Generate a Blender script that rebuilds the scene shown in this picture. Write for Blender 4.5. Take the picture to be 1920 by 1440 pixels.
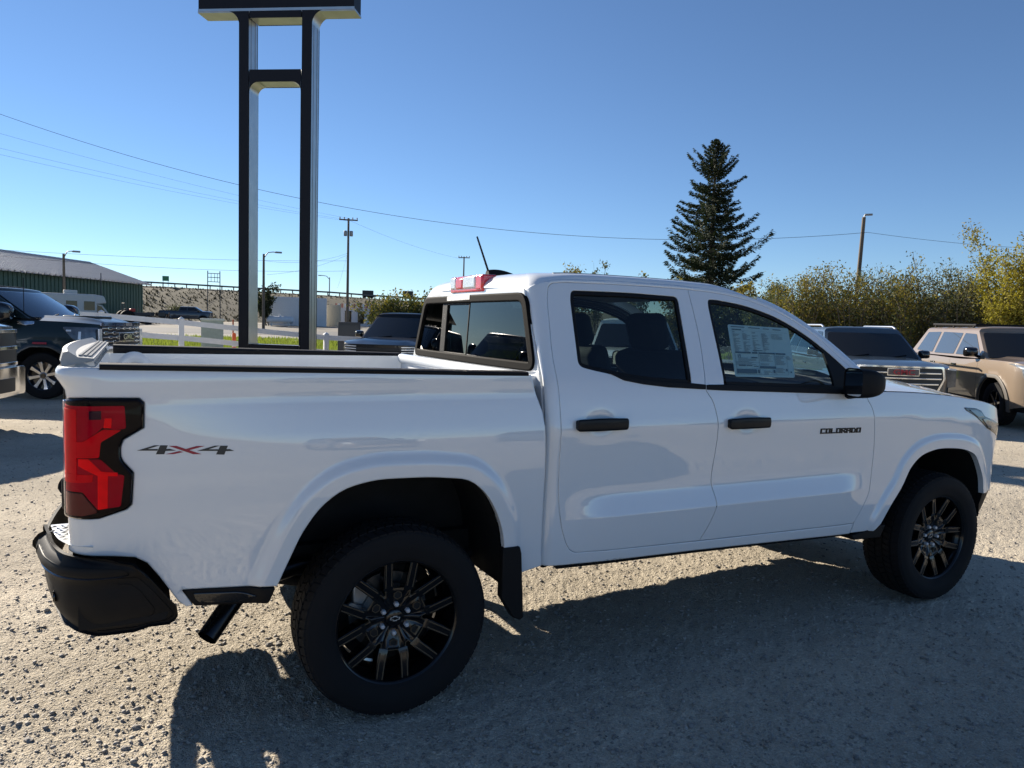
import bpy, bmesh, math, random
import numpy as np
from mathutils import Vector, Matrix
from mathutils.geometry import delaunay_2d_cdt

random.seed(7)
rng = np.random.default_rng(7)
R = math.radians
scene = bpy.context.scene
for o in list(bpy.data.objects):
    bpy.data.objects.remove(o)
COL = scene.collection

# ------------------------------------------------------------------ camera
CAM_POS = (-0.9248, -3.6727, 1.570)
CAM_YAW, CAM_PITCH, CAM_ROLL, CAM_F = R(-26.857), R(-4.49), R(1.76), 1399.0   # focal length in px of a 1920 px wide picture
def cam_axes():
    f = Vector((-math.sin(CAM_YAW)*math.cos(CAM_PITCH), math.cos(CAM_YAW)*math.cos(CAM_PITCH), math.sin(CAM_PITCH)))
    r = f.cross(Vector((0, 0, 1))).normalized(); u = r.cross(f)
    c, s = math.cos(CAM_ROLL), math.sin(CAM_ROLL)
    return c*r + s*u, -s*r + c*u, f
_r, _u, _f = cam_axes()
cd = bpy.data.cameras.new('camera')
cam = bpy.data.objects.new('camera', cd); COL.objects.link(cam)
cd.sensor_fit = 'HORIZONTAL'; cd.sensor_width = 36.0; cd.lens = 36.0*CAM_F/1920.0
cd.clip_start = 0.05; cd.clip_end = 6000.0
cam.matrix_world = Matrix(((_r.x, _u.x, -_f.x, CAM_POS[0]), (_r.y, _u.y, -_f.y, CAM_POS[1]), (_r.z, _u.z, -_f.z, CAM_POS[2]), (0, 0, 0, 1)))
scene.camera = cam

# ------------------------------------------------------------------ sky, sun, exposure
SUN_VEC = Vector((-0.77, 1.90, 1.0)).normalized()            # towards the sun
SUN_EL = math.asin(SUN_VEC.z)
SUN_AZ = math.atan2(SUN_VEC.x, SUN_VEC.y)                    # clockwise from +Y
world = bpy.data.worlds.new('World'); scene.world = world; world.use_nodes = True
nt = world.node_tree; nt.nodes.clear()
sky = nt.nodes.new('ShaderNodeTexSky'); sky.sky_type = 'NISHITA'; sky.sun_disc = False
sky.sun_elevation = SUN_EL; sky.sun_rotation = SUN_AZ
sky.altitude = 5000.0; sky.air_density = 1.5; sky.dust_density = 0.0; sky.ozone_density = 5.0
bg = nt.nodes.new('ShaderNodeBackground'); bg.inputs[1].default_value = 0.060
wo = nt.nodes.new('ShaderNodeOutputWorld')
nt.links.new(sky.outputs[0], bg.inputs[0]); nt.links.new(bg.outputs[0], wo.inputs[0])
sd = bpy.data.lights.new('sun', 'SUN'); sd.energy = 5.0; sd.angle = R(0.53); sd.color = (1.0, 0.90, 0.76)
sun = bpy.data.objects.new('sun', sd); COL.objects.link(sun)
sun.rotation_euler = SUN_VEC.to_track_quat('Z', 'Y').to_euler()
scene.view_settings.view_transform = 'Standard'; scene.view_settings.look = 'None'
scene.view_settings.exposure = 1.12; scene.view_settings.gamma = 1.0
scene.view_settings.use_curve_mapping = False
scene.render.engine = 'CYCLES'
scene.cycles.max_bounces = 10; scene.cycles.transparent_max_bounces = 16
scene.render.resolution_x = 1024; scene.render.resolution_y = 768

# ------------------------------------------------------------------ small tools
def ray(px, py):
    return (_f + _r*((px-960)/CAM_F) - _u*((py-720)/CAM_F))
def at(px, dist, z=0.0):
    """ground position 'dist' metres from the camera in the compass direction that picture column px looks to (at horizon level)"""
    d = ray(px, 581 + px*0.0307); h = Vector((d.x, d.y, 0)).normalized()
    return Vector((CAM_POS[0] + h.x*dist, CAM_POS[1] + h.y*dist, z))
def zat(px, py, dist):
    """height seen at picture point px,py on something 'dist' metres away horizontally"""
    d = ray(px, py); return CAM_POS[2] + d.z/math.hypot(d.x, d.y)*dist
def az(px):
    d = ray(px, 581 + px*0.0307); return math.atan2(d.y, d.x)

def tag(o, label=None, cat=None, group=None, kind=None):
    if label: o['label'] = label
    if cat: o['category'] = cat
    if group: o['group'] = group
    if kind: o['kind'] = kind
    return o
def empty(name, loc=(0, 0, 0), rz=0.0, parent=None):
    o = bpy.data.objects.new(name, None); COL.objects.link(o); o.location = loc; o.rotation_euler = (0, 0, rz)
    o.empty_display_size = 0.2
    if parent: o.parent = parent
    return o

# ------------------------------------------------------------------ materials
MATS = {}
def mat(name, col=(.5, .5, .5), rough=.5, metal=0.0, coat=0.0, spec=.5, noise=0.0, nscale=8.0, bump=0.0, bscale=60.0, coat_rough=.03, emit=None, tr=0.0):
    if name in MATS: return MATS[name]
    m = bpy.data.materials.new(name); m.use_nodes = True; MATS[name] = m
    t = m.node_tree; b = t.nodes['Principled BSDF']
    b.inputs['Base Color'].default_value = (*col, 1); b.inputs['Roughness'].default_value = rough
    b.inputs['Metallic'].default_value = metal; b.inputs['Coat Weight'].default_value = coat
    b.inputs['Coat Roughness'].default_value = coat_rough; b.inputs['Specular IOR Level'].default_value = spec
    b.inputs['Transmission Weight'].default_value = tr
    if noise or bump:
        tc = t.nodes.new('ShaderNodeTexCoord')
    if noise:
        n = t.nodes.new('ShaderNodeTexNoise'); n.inputs['Scale'].default_value = nscale; n.inputs['Detail'].default_value = 6
        t.links.new(tc.outputs['Object'], n.inputs['Vector'])
        r = t.nodes.new('ShaderNodeMapRange'); r.inputs[1].default_value = .25; r.inputs[2].default_value = .75
        r.inputs[3].default_value = 1-noise; r.inputs[4].default_value = 1+noise
        t.links.new(n.outputs['Fac'], r.inputs[0])
        x = t.nodes.new('ShaderNodeVectorMath'); x.operation = 'SCALE'; x.inputs[0].default_value = col
        t.links.new(r.outputs[0], x.inputs['Scale']); t.links.new(x.outputs[0], b.inputs['Base Color'])
        rr = t.nodes.new('ShaderNodeMapRange'); rr.inputs[3].default_value = max(.02, rough*(1-noise)); rr.inputs[4].default_value = min(1, rough*(1+noise))
        t.links.new(n.outputs['Fac'], rr.inputs[0]); t.links.new(rr.outputs[0], b.inputs['Roughness'])
    if bump:
        n2 = t.nodes.new('ShaderNodeTexNoise'); n2.inputs['Scale'].default_value = bscale; n2.inputs['Detail'].default_value = 4
        t.links.new(tc.outputs['Object'], n2.inputs['Vector'])
        bp_ = t.nodes.new('ShaderNodeBump'); bp_.inputs['Strength'].default_value = bump; bp_.inputs['Distance'].default_value = .01
        t.links.new(n2.outputs['Fac'], bp_.inputs['Height']); t.links.new(bp_.outputs[0], b.inputs['Normal'])
    if emit:
        b.inputs['Emission Color'].default_value = (*emit[:3], 1); b.inputs['Emission Strength'].default_value = emit[3]
    return m
def glass(name, tint, ior=1.5, refl=1.0):
    """thin window pane: tinted see-through plus a fresnel mirror"""
    if name in MATS: return MATS[name]
    m = bpy.data.materials.new(name); m.use_nodes = True; MATS[name] = m
    t = m.node_tree; t.nodes.clear()
    o = t.nodes.new('ShaderNodeOutputMaterial'); mx = t.nodes.new('ShaderNodeMixShader')
    tr = t.nodes.new('ShaderNodeBsdfTransparent'); tr.inputs[0].default_value = (*tint, 1)
    gl = t.nodes.new('ShaderNodeBsdfGlossy'); gl.inputs['Roughness'].default_value = 0.0; gl.inputs[0].default_value = (refl, refl, refl, 1)
    fr = t.nodes.new('ShaderNodeFresnel')
    ge = t.nodes.new('ShaderNodeNewGeometry'); mr = t.nodes.new('ShaderNodeMapRange'); mr.inputs[3].default_value = ior; mr.inputs[4].default_value = 1/ior   # same pane from either side
    t.links.new(ge.outputs['Backfacing'], mr.inputs[0]); t.links.new(mr.outputs[0], fr.inputs[0])
    t.links.new(fr.outputs[0], mx.inputs[0]); t.links.new(tr.outputs[0], mx.inputs[1]); t.links.new(gl.outputs[0], mx.inputs[2])
    t.links.new(mx.outputs[0], o.inputs[0])
    return m

WHITE = mat('white_car_paint', (.735, .765, .785), .45, 0, 1.0, .15, coat_rough=.006); WHITE.node_tree.nodes['Principled BSDF'].inputs['Coat IOR'].default_value = 1.8
BLK = mat('black_plastic', (.0065, .0065, .0075), .6, spec=.2, bump=.05, bscale=600, noise=.15, nscale=5)
GBLK = mat('gloss_black', (.006, .006, .007), .16, 0, .6)
RUB = mat('tyre_rubber', (.011, .011, .012), .8, spec=.2, noise=.25, nscale=9)
DARK = mat('dark_underbody', (.004, .004, .004), .85, noise=.3)
CHROME = mat('chrome', (.80, .81, .82), .08, 1.0)
STEEL = mat('galvanised_steel', (.42, .43, .44), .42, 1.0, noise=.15, nscale=4)

# ------------------------------------------------------------------ mesh tools
def mk(name, v, f, m, parent=None, angle=35, smooth=True):
    me = bpy.data.meshes.new(name); me.from_pydata([tuple(a) for a in v], [], [tuple(a) for a in f]); me.update()
    if smooth:
        me.polygons.foreach_set('use_smooth', [True]*len(me.polygons)); me.set_sharp_from_angle(angle=R(angle))
    if m is not None:
        for q in (m if isinstance(m, (list, tuple)) else [m]): me.materials.append(q)
    o = bpy.data.objects.new(name, me); COL.objects.link(o)
    if parent: o.parent = parent
    return o
def bevel(o, w=.004, seg=2):
    b = o.modifiers.new('bevel', 'BEVEL'); b.width = w; b.segments = seg; b.limit_method = 'ANGLE'; b.angle_limit = R(40)
    b.harden_normals = False
    return o

class MB:
    def __init__(s): s.v = []; s.f = []
    def add(s, v, f):
        n = len(s.v); s.v += [tuple(a) for a in v]; s.f += [tuple(i+n for i in q) for q in f]; return s
    def box(s, lo, hi, M=None):
        x0, y0, z0 = lo; x1, y1, z1 = hi
        v = [(x0, y0, z0), (x1, y0, z0), (x1, y1, z0), (x0, y1, z0), (x0, y0, z1), (x1, y0, z1), (x1, y1, z1), (x0, y1, z1)]
        if M is not None: v = [tuple(M @ Vector(a)) for a in v]
        return s.add(v, [(0, 3, 2, 1), (4, 5, 6, 7), (0, 1, 5, 4), (1, 2, 6, 5), (2, 3, 7, 6), (3, 0, 4, 7)])
    def tube(s, pts, r, n=8, caps=True):
        pts = [Vector(p) for p in pts]; rs = r if isinstance(r, (list, tuple)) else [r]*len(pts)
        rings = []; prev = None
        for i, p in enumerate(pts):
            d = (pts[min(i+1, len(pts)-1)] - pts[max(i-1, 0)]).normalized()
            if prev is None:
                a = Vector((0, 0, 1)) if abs(d.z) < .9 else Vector((1, 0, 0)); u = d.cross(a).normalized()
            else:
                u = (prev - d*prev.dot(d)).normalized()
            prev = u; w = d.cross(u)
            rings.append([p + (u*math.cos(2*math.pi*k/n) + w*math.sin(2*math.pi*k/n))*rs[i] for k in range(n)])
        v = [q for g in rings for q in g]; f = []
        for i in range(len(pts)-1):
            for k in range(n):
                f.append((i*n+k, i*n+(k+1) % n, (i+1)*n+(k+1) % n, (i+1)*n+k))
        if caps: f += [tuple(range(n-1, -1, -1)), tuple((len(pts)-1)*n+k for k in range(n))]
        return s.add(v, f)
    def prism(s, poly, a, b, fn):
        """poly 2D list, extruded from depth a to b; fn(u,v,d)->xyz"""
        n = len(poly); ar = sum(poly[i][0]*poly[(i+1) % n][1]-poly[(i+1) % n][0]*poly[i][1] for i in range(n))
        if ar < 0: poly = poly[::-1]
        v = [fn(p[0], p[1], a) for p in poly] + [fn(p[0], p[1], b) for p in poly]
        f = [tuple(range(n-1, -1, -1)), tuple(range(n, 2*n))] + [(i, (i+1) % n, n+(i+1) % n, n+i) for i in range(n)]
        return s.add(v, f)
    def lathe(s, prof, n, fn, closed=False):
        """prof: list of (radius, axial); fn(r, angle, axial)->xyz"""
        k = len(prof); v = [fn(r, 2*math.pi*i/n, a) for i in range(n) for r, a in prof]; f = []
        for i in range(n):
            j = (i+1) % n
            for q in range(k-1 if not closed else k):
                f.append((i*k+q, j*k+q, j*k+(q+1) % k, i*k+(q+1) % k))
        return s.add(v, f)
    def grid(s, P):
        """P[i][j] points"""
        a, b = len(P), len(P[0]); v = [q for row in P for q in row]
        return s.add(v, [(i*b+j, (i+1)*b+j, (i+1)*b+j+1, i*b+j+1) for i in range(a-1) for j in range(b-1)])
    def build(s, name, m, parent=None, angle=35, smooth=True, fix=False):
        o = mk(name, s.v, s.f, m, parent, angle, smooth)
        if fix:
            bm = bmesh.new(); bm.from_mesh(o.data); bmesh.ops.recalc_face_normals(bm, faces=bm.faces); bm.to_mesh(o.data); bm.free()
            if smooth: o.data.set_sharp_from_angle(angle=R(angle))
        return o

def crv(xs, ys):
    """smooth interpolator (monotone-ish cubic hermite)"""
    xs = np.array(xs, float); ys = np.array(ys, float); d = np.diff(ys)/np.diff(xs)
    m = np.empty_like(ys); m[0] = d[0]; m[-1] = d[-1]
    if len(xs) > 2:
        h = np.diff(xs); m[1:-1] = (d[:-1]*h[1:]+d[1:]*h[:-1])/(h[1:]+h[:-1])
    def f(x):
        x = np.asarray(x, float); xc = np.clip(x, xs[0], xs[-1])
        i = np.clip(np.searchsorted(xs, xc)-1, 0, len(xs)-2); h = xs[i+1]-xs[i]; t = (xc-xs[i])/h
        y = (2*t**3-3*t**2+1)*ys[i]+(t**3-2*t**2+t)*h*m[i]+(-2*t**3+3*t**2)*ys[i+1]+(t**3-t**2)*h*m[i+1]
        return y + np.where(x > xs[-1], (x-xs[-1])*m[-1], 0) + np.where(x < xs[0], (x-xs[0])*m[0], 0)
    return f
def sstep(a, b, x):
    t = np.clip((np.asarray(x, float)-a)/(b-a), 0, 1); return t*t*(3-2*t)
def chaikin(P, n=2, closed=True):
    P = [np.array(p, float) for p in P]
    for _ in range(n):
        Q = []; m = len(P)
        rngi = range(m) if closed else range(m-1)
        if not closed: Q.append(P[0])
        for i in rngi:
            a, b = P[i], P[(i+1) % m]; Q += [a*.75+b*.25, a*.25+b*.75]
        if not closed: Q.append(P[-1])
        P = Q
    return [tuple(p) for p in P]
def rnd(P, r=.02, n=4):
    """round the corners of a closed polygon; a point may carry its own radius as third value"""
    out = []; m = len(P)
    for i in range(m):
        p = np.array(P[i][:2], float); a = np.array(P[i-1][:2], float); b = np.array(P[(i+1) % m][:2], float)
        rr = P[i][2] if len(P[i]) > 2 else r
        la, lb = np.linalg.norm(a-p), np.linalg.norm(b-p); q = min(rr, la*.48, lb*.48)
        if q < 1e-4: out.append(tuple(p)); continue
        A = p+(a-p)/la*q; B = p+(b-p)/lb*q
        for k in range(n+1):
            t = k/n; out.append(tuple(A*(1-t)**2+p*2*t*(1-t)+B*t*t))
    return out
def resample(P, step):
    out = []; m = len(P)
    for i in range(m):
        a = np.array(P[i], float); b = np.array(P[(i+1) % m], float); L = np.linalg.norm(b-a); k = max(1, int(math.ceil(L/step)))
        for j in range(k): out.append(tuple(a+(b-a)*j/k))
    Q = []
    for p in out:
        if not Q or math.dist(p, Q[-1]) > 1e-4: Q.append(p)
    if len(Q) > 2 and math.dist(Q[0], Q[-1]) < 1e-4: Q.pop()
    return Q
def inpoly(X, Y, P):
    P = np.array(P); ins = np.zeros(X.shape, bool); n = len(P)
    for i in range(n):
        x0, y0 = P[i]; x1, y1 = P[(i+1) % n]
        if y0 == y1: continue
        c = ((y0 > Y) != (y1 > Y)) & (X < (x1-x0)*(Y-y0)/(y1-y0)+x0)
        ins ^= c
    return ins
def pdist(X, Y, P, closed=True):
    P = np.array(P, float); d = np.full(np.shape(X), 1e9)
    for i in range(len(P) if closed else len(P)-1):
        a = P[i]; b = P[(i+1) % len(P)]; e = b-a; L = max(e @ e, 1e-12)
        t = np.clip(((X-a[0])*e[0]+(Y-a[1])*e[1])/L, 0, 1)
        d = np.minimum(d, np.hypot(X-a[0]-t*e[0], Y-a[1]-t*e[1]))
    return d
def area2(P): return sum(P[i][0]*P[(i+1) % len(P)][1]-P[(i+1) % len(P)][0]*P[i][1] for i in range(len(P)))
def offset(P, d):
    """move a closed polygon inwards by d"""
    P = [tuple(p[:2]) for p in P]; s = 1 if area2(P) > 0 else -1; n = len(P); out = []
    for i in range(n):
        a = np.array(P[i-1]); p = np.array(P[i]); b = np.array(P[(i+1) % n])
        e1 = (p-a)/max(np.linalg.norm(p-a), 1e-9); e2 = (b-p)/max(np.linalg.norm(b-p), 1e-9)
        n1 = np.array([-e1[1], e1[0]])*s; n2 = np.array([-e2[1], e2[0]])*s
        q = n1+n2; L = np.linalg.norm(q); q = q/L if L > 1e-6 else n1
        out.append(tuple(p+q*d/max(.5, q @ n1)))
    return out

def panel(name, outline, fmap, m, parent=None, holes=(), lines=(), grid=.035, depth=.02, edge=.004, lift=0.0, left=False, both=False, bend=.55):
    """a sheet-metal panel: the 2D outline (minus holes) laid on the curved surface fmap(s,z)->(x,y,z) (numpy, right-hand side, outward = -y),
    with analytic normals, softened edges and returned flanges of the given depth. left=True mirrors it to the other side."""
    loops = [resample(outline, grid*.7)] + [resample(h, grid*.7) for h in holes]
    if area2(loops[0]) < 0: loops[0].reverse()
    for h in loops[1:]:
        if area2(h) > 0: h.reverse()
    pts = []; edges = []; kind = []; nrm2 = []
    ring = []
    for L in loops:
        n0 = len(pts); n = len(L)
        ins = offset(L, edge if area2(L) > 0 else -edge)
        for i in range(n):
            pts.append(L[i]); kind.append(1); q = np.array(L[i])-np.array(ins[i]); nrm2.append(q/max(np.linalg.norm(q), 1e-9))
        edges += [(n0+i, n0+(i+1) % n) for i in range(n)]
        ring.append((n0, n))
    A = np.array(loops[0]); lo, hi = A.min(0), A.max(0)
    for L in loops:
        ins = offset(L, edge if area2(L) > 0 else -edge)
        X = np.array(ins)
        ok = inpoly(X[:, 0], X[:, 1], loops[0])
        for h in loops[1:]: ok &= ~inpoly(X[:, 0], X[:, 1], h)
        dd = np.min([pdist(X[:, 0], X[:, 1], l) for l in loops], axis=0); ok &= dd > edge*.6
        for i in np.nonzero(ok)[0]: pts.append(tuple(X[i])); kind.append(0); nrm2.append(None)
    LP = []
    for Q in lines:       # feature lines: rows of vertices that follow creases
        Q = resample(list(Q)+list(Q)[::-1][1:-1], grid*.7); Q = Q[:len(Q)//2+1]; X = np.array(Q)
        ok = inpoly(X[:, 0], X[:, 1], loops[0])
        for h in loops[1:]: ok &= ~inpoly(X[:, 0], X[:, 1], h)
        dd = np.min([pdist(X[:, 0], X[:, 1], l) for l in loops], axis=0); ok &= dd > edge*2.2
        for i in np.nonzero(ok)[0]:
            pts.append(Q[i]); kind.append(0); nrm2.append(None)
            if i and ok[i-1]: edges.append((len(pts)-2, len(pts)-1))
        if ok.any(): LP.append(Q)
    gx = np.arange(lo[0]+grid*.5, hi[0], grid); gz = np.arange(lo[1]+grid*.5, hi[1], grid)
    if len(gx) and len(gz):
        X, Z = np.meshgrid(gx, gz); X = X.ravel(); Z = Z.ravel()
        ok = inpoly(X, Z, loops[0])
        for h in loops[1:]: ok &= ~inpoly(X, Z, h)
        X, Z = X[ok], Z[ok]
        if len(X):
            dd = np.min([pdist(X, Z, l) for l in loops], axis=0); ok = dd > max(grid*.35, edge*2)
            for Q in LP: ok &= pdist(X, Z, Q, closed=False) > grid*.45
            for a, b in zip(X[ok], Z[ok]): pts.append((a, b)); kind.append(0); nrm2.append(None)
    vo, eo, fo, ov, _, _ = delaunay_2d_cdt([Vector(p) for p in pts], edges, [], 0, 1e-6)
    V2 = np.array([(v.x, v.y) for v in vo]); T = np.array([tuple(f) for f in fo if len(f) == 3])
    c = V2[T].mean(1); ok = inpoly(c[:, 0], c[:, 1], loops[0])
    for h in loops[1:]: ok &= ~inpoly(c[:, 0], c[:, 1], h)
    T = T[ok]
    s, z = V2[:, 0], V2[:, 1]; e = 1e-3
    P = np.stack(fmap(s, z), -1); du = np.stack(fmap(s+e, z), -1)-np.stack(fmap(s-e, z), -1); dv = np.stack(fmap(s, z+e), -1)-np.stack(fmap(s, z-e), -1)
    N = np.cross(du, dv); N /= np.maximum(np.linalg.norm(N, axis=1), 1e-12)[:, None]
    P = P+N*lift
    NN = N.copy(); bnd = {}
    for i, o_ in enumerate(ov):
        for k in o_:
            if k < len(kind) and kind[k]:
                q = nrm2[k]; t = du[i]*q[0]/(2*e)+dv[i]*q[1]/(2*e); t = t-N[i]*(t @ N[i]); L = np.linalg.norm(t)
                if L > 1e-9: NN[i] = N[i]*(1-bend)+t/L*bend; NN[i] /= np.linalg.norm(NN[i])
                bnd[k] = i
    verts = P.tolist(); faces = T.tolist(); loopn = []
    for t in faces: loopn += [NN[i] for i in t]
    if depth:
        for n0, n in ring:
            idx = [bnd.get(n0+i) for i in range(n)]
            base = len(verts); back = {}
            for i in idx:
                if i is not None and i not in back: back[i] = len(verts); verts.append((P[i]-N[i]*depth).tolist())
            for i in range(n):
                a, b = idx[i], idx[(i+1) % n]
                if a is None or b is None or a == b: continue
                q = (a, back[a], back[b], b)
                pa, pb, pc = (np.array(verts[j]) for j in q[:3]); fn = np.cross(pb-pa, pc-pa); L = np.linalg.norm(fn)
                if L < 1e-14: continue
                faces.append(list(q)); loopn += [fn/L]*4
    def emit(side):
        vv = verts; ff = faces; ln = loopn
        if side:
            vv = [(a, -b, c_) for a, b, c_ in verts]; ff = [list(reversed(q)) for q in faces]; ln = []; k = 0
            for q in faces:
                ln += [np.array((a[0], -a[1], a[2])) for a in reversed(loopn[k:k+len(q)])]; k += len(q)
        me = bpy.data.meshes.new(name); me.from_pydata(vv, [], ff); me.update()
        me.polygons.foreach_set('use_smooth', [True]*len(ff))
        me.normals_split_custom_set([tuple(a) for a in ln])
        if m is not None: me.materials.append(m)
        o = bpy.data.objects.new(name, me); COL.objects.link(o)
        if parent: o.parent = parent
        return o
    if both: return emit(False), emit(True)
    return emit(left)

def text_mesh(name, body, m, size, depth, M, parent=None, bold=0.0, sx=1.0, space=1.0, align='CENTER'):
    c = bpy.data.curves.new(name, 'FONT'); c.body = body; c.size = size; c.extrude = depth; c.offset = bold; c.space_character = space
    c.align_x = align; c.align_y = 'CENTER'; c.resolution_u = 3
    t = bpy.data.objects.new(name, c); COL.objects.link(t)
    dg = bpy.context.evaluated_depsgraph_get(); me = bpy.data.meshes.new_from_object(t.evaluated_get(dg))
    bpy.data.objects.remove(t); bpy.data.curves.remove(c)
    me.transform(Matrix.Diagonal((sx, 1, 1, 1))); me.transform(M)
    me.materials.clear(); me.materials.append(m)
    o = bpy.data.objects.new(name, me); COL.objects.link(o)
    if parent: o.parent = parent
    return o
# ================================================================== the white pickup: body surfaces
# truck coordinates = world: x forwards from the rear axle, y to the driver's side, z up. fmaps give the passenger (right) side.
REAR_ARCH = [(-0.470, .596), (-0.431, .684), (-0.374, .803), (-0.309, .888), (-0.242, .936), (-0.137, .965), (0.009, .969), (0.162, .960), (0.284, .936), (0.345, .888), (0.401, .806), (0.435, .723), (0.456, .600)]
FRONT_ARCH = [(2.830, .517), (2.890, .609), (2.983, .723), (3.047, .828), (3.120, .887), (3.218, .917), (3.406, .923), (3.553, .903), (3.655, .865), (3.718, .793), (3.775, .697), (3.793, .616)]
def arc_smooth(P, n=44):
    P = np.array(P); t = np.r_[0, np.cumsum(np.hypot(*np.diff(P, axis=0).T))]; u = np.linspace(0, t[-1], n)
    return list(zip(crv(t, P[:, 0])(u).tolist(), crv(t, P[:, 1])(u).tolist()))
REAR_FINE = arc_smooth(REAR_ARCH, 150); FRONT_FINE = arc_smooth(FRONT_ARCH, 150); REAR_ARCH = arc_smooth(REAR_ARCH); FRONT_ARCH = arc_smooth(FRONT_ARCH)
_wbed = crv([.40, .50, .70, .90, 1.00, 1.08, 1.16, 1.24, 1.29, 1.33, 1.375, 1.40], [.885, .90, .908, .920, .928, .931, .925, .909, .905, .906, .902, .893])
_wcab = crv([.40, .50, .60, .75, .90, 1.00, 1.08, 1.118, 1.127, 1.136, 1.20, 1.28, 1.34, 1.40, 1.60, 1.76, 1.85], [.885, .905, .913, .915, .918, .924, .9300, .9328, .9330, .9320, .9215, .906, .888, .858, .751, .665, .617])
_bul = crv([.40, .52, .60, .68, .722, .727, .732, .79, .82, .845, .87, .90], [0, .38, .62, .86, .985, 1.0, .955, .36, .10, .02, 0, 0])
_tap = crv([2.0, 2.5, 3.0, 3.35, 3.64, 3.84, 3.99, 4.09, 4.15, 4.20], [0, 0, 0, .001, .008, .030, .080, .155, .24, .34])
def ring_lines(arch, ds):
    P = np.array(arch); T = np.gradient(P, axis=0); T /= np.linalg.norm(T, axis=1)[:, None]; N = np.stack([-T[:, 1], T[:, 0]], -1)
    return [[tuple(q) for q in P+N*d] for d in ds]
def flare(x, z, arch, amp=.030, a=.045, b=.125):
    d = pdist(x, z, arch, closed=False)
    return amp*(1-sstep(a, b, d))
_wrail = crv([.40, .50, .70, .90, 1.25, 1.268, 1.29, 1.33, 1.375, 1.40], [.872, .887, .895, .901, .905, .9052, .9050, .906, .902, .893])
_shl = crv([.40, .70, .95, 1.02, 1.08, 1.14, 1.20, 1.25, 1.266, 1.276, 1.40], [.55, .65, .95, 1.0, .97, .80, .48, .16, .04, 0, 0])
def w_bed(x, z): return _wrail(z) + _shl(z)*(.010+.020*sstep(-1.0, -.25, x)) + flare(x, z, REAR_FINE, .020, .05, .10)
HANDLES = ((.912, 1.146), (1.776, 1.126))
def w_cab(x, z):
    A = .034*sstep(.70, 1.02, x)*(1-sstep(2.46, 2.74, x))
    d = sum(.016*np.exp(-((x-hx)/.065)**2-((z-hz)/.040)**2) for hx, hz in HANDLES)
    return _wcab(z) + A*_bul(z) - d
def w_fen(x, z):
    zz = z + .10*np.clip((x-2.72)/1.3, 0, 2)**1.6
    A = .034*(1-sstep(2.46, 2.74, x))
    return _wcab(zz) + A*_bul(z) - _tap(x) + flare(x, z, FRONT_FINE, .017, .05, .095)
def wrap(s, c, r):
    """plan rounding of a rear corner that starts at s=c (towards smaller s): returns x and inset"""
    a = np.clip((c-s)/r, 0, math.pi/2); over = np.maximum(0, (c-s)-r*math.pi/2)
    x = np.where(s < c, c-r*np.sin(a), s); ins = np.where(s < c, r*(1-np.cos(a))+over, 0)
    return x, ins
BED_C, BED_R = -1.045, .085
def fmap_bed(s, z):
    x, ins = wrap(s, BED_C, BED_R)
    t = sstep(-.99, -1.14, s); lip = .034*np.exp(-((z-1.368)/.038)**2)*t
    a = np.clip((BED_C-s)/BED_R, 0, math.pi/2)
    y = -(w_bed(x, z)-ins)
    return x-lip*np.sin(a), y-lip*np.cos(a)*.35, z
CAB_R = .05
def cab_c(z): return .695+np.maximum(0, z-1.30)*.06
def fmap_cab(s, z):
    c = cab_c(z); x, ins = wrap(s, c, CAB_R)
    return x, -(w_cab(np.maximum(x, c), z)-ins), z
def fmap_fen(s, z): return s+0*z, -w_fen(s, z), z+0*s
TRUCK = empty('pickup_truck', (1.5, 0, 0))
tag(TRUCK, 'white crew cab pickup truck with black wheels filling the foreground of the gravel lot', 'pickup truck')
_tr = Matrix.Translation((-1.5, 0, 0))
def own(o, parent=None):
    """parent a thing built in world coordinates to the truck without moving it"""
    for q in (o if isinstance(o, (tuple, list)) else [o]):
        q.parent = parent or TRUCK
        if (parent or TRUCK) is TRUCK: q.matrix_parent_inverse = _tr
    return o
TINT = glass('privacy_glass', (.40, .47, .46)); CLEAR = glass('side_glass', (.55, .68, .70)); SEAL = mat('rubber_seal', (.006, .006, .006), .7, spec=.05); MIRR = mat('mirror_glass', (.7, .72, .73), .02, 1.0)
REARGL = glass('rear_glass', (.045, .05, .055), ior=1.55)
SEAT = mat('dark_seat_fabric', (.025, .026, .028), .9, noise=.2, nscale=30)
INNER = mat('cabin_trim', (.03, .031, .033), .75, noise=.1)

# ---- box sides
LAMP = [(-1.09, .893), (-1.034, .893), (-.953, .918), (-.938, .934), (-.932, 1.042), (-.963, 1.081), (-.970, 1.099), (-.970, 1.129), (-.962, 1.153), (-.900, 1.191), (-.899, 1.276), (-.914, 1.291), (-1.076, 1.294)]
S_END = -1.238
bed_out = [(.566, 1.364), (.589, 1.291), (.620, 1.205), (.630, 1.145), (.634, .95), (.640, .60), (.645, .532, .02), (.546, .512), (.470, .540)] + REAR_ARCH[::-1] + \
    [(-.60, .604), (-.785, .617), (-.752, .556), (-.772, .553), (-.797, .575), (-.856, .672), (-.894, .726), (-.931, .750), (-.99, .760), (-1.054, .768), (-1.12, .776), (S_END, .785), (S_END, .893)] + LAMP + \
    [(S_END, 1.285), (S_END, 1.392), (-1.068, 1.392)]
own(panel('bed_side', [p[:2] for p in bed_out], fmap_bed, WHITE, lines=ring_lines(REAR_ARCH, np.linspace(.02, .12, 9))+[[(-1.06, z), (.64, z)] for z in (1.235, 1.25, 1.260, 1.270, 1.282)], both=True, grid=.022, depth=.03, edge=.005))
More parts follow.
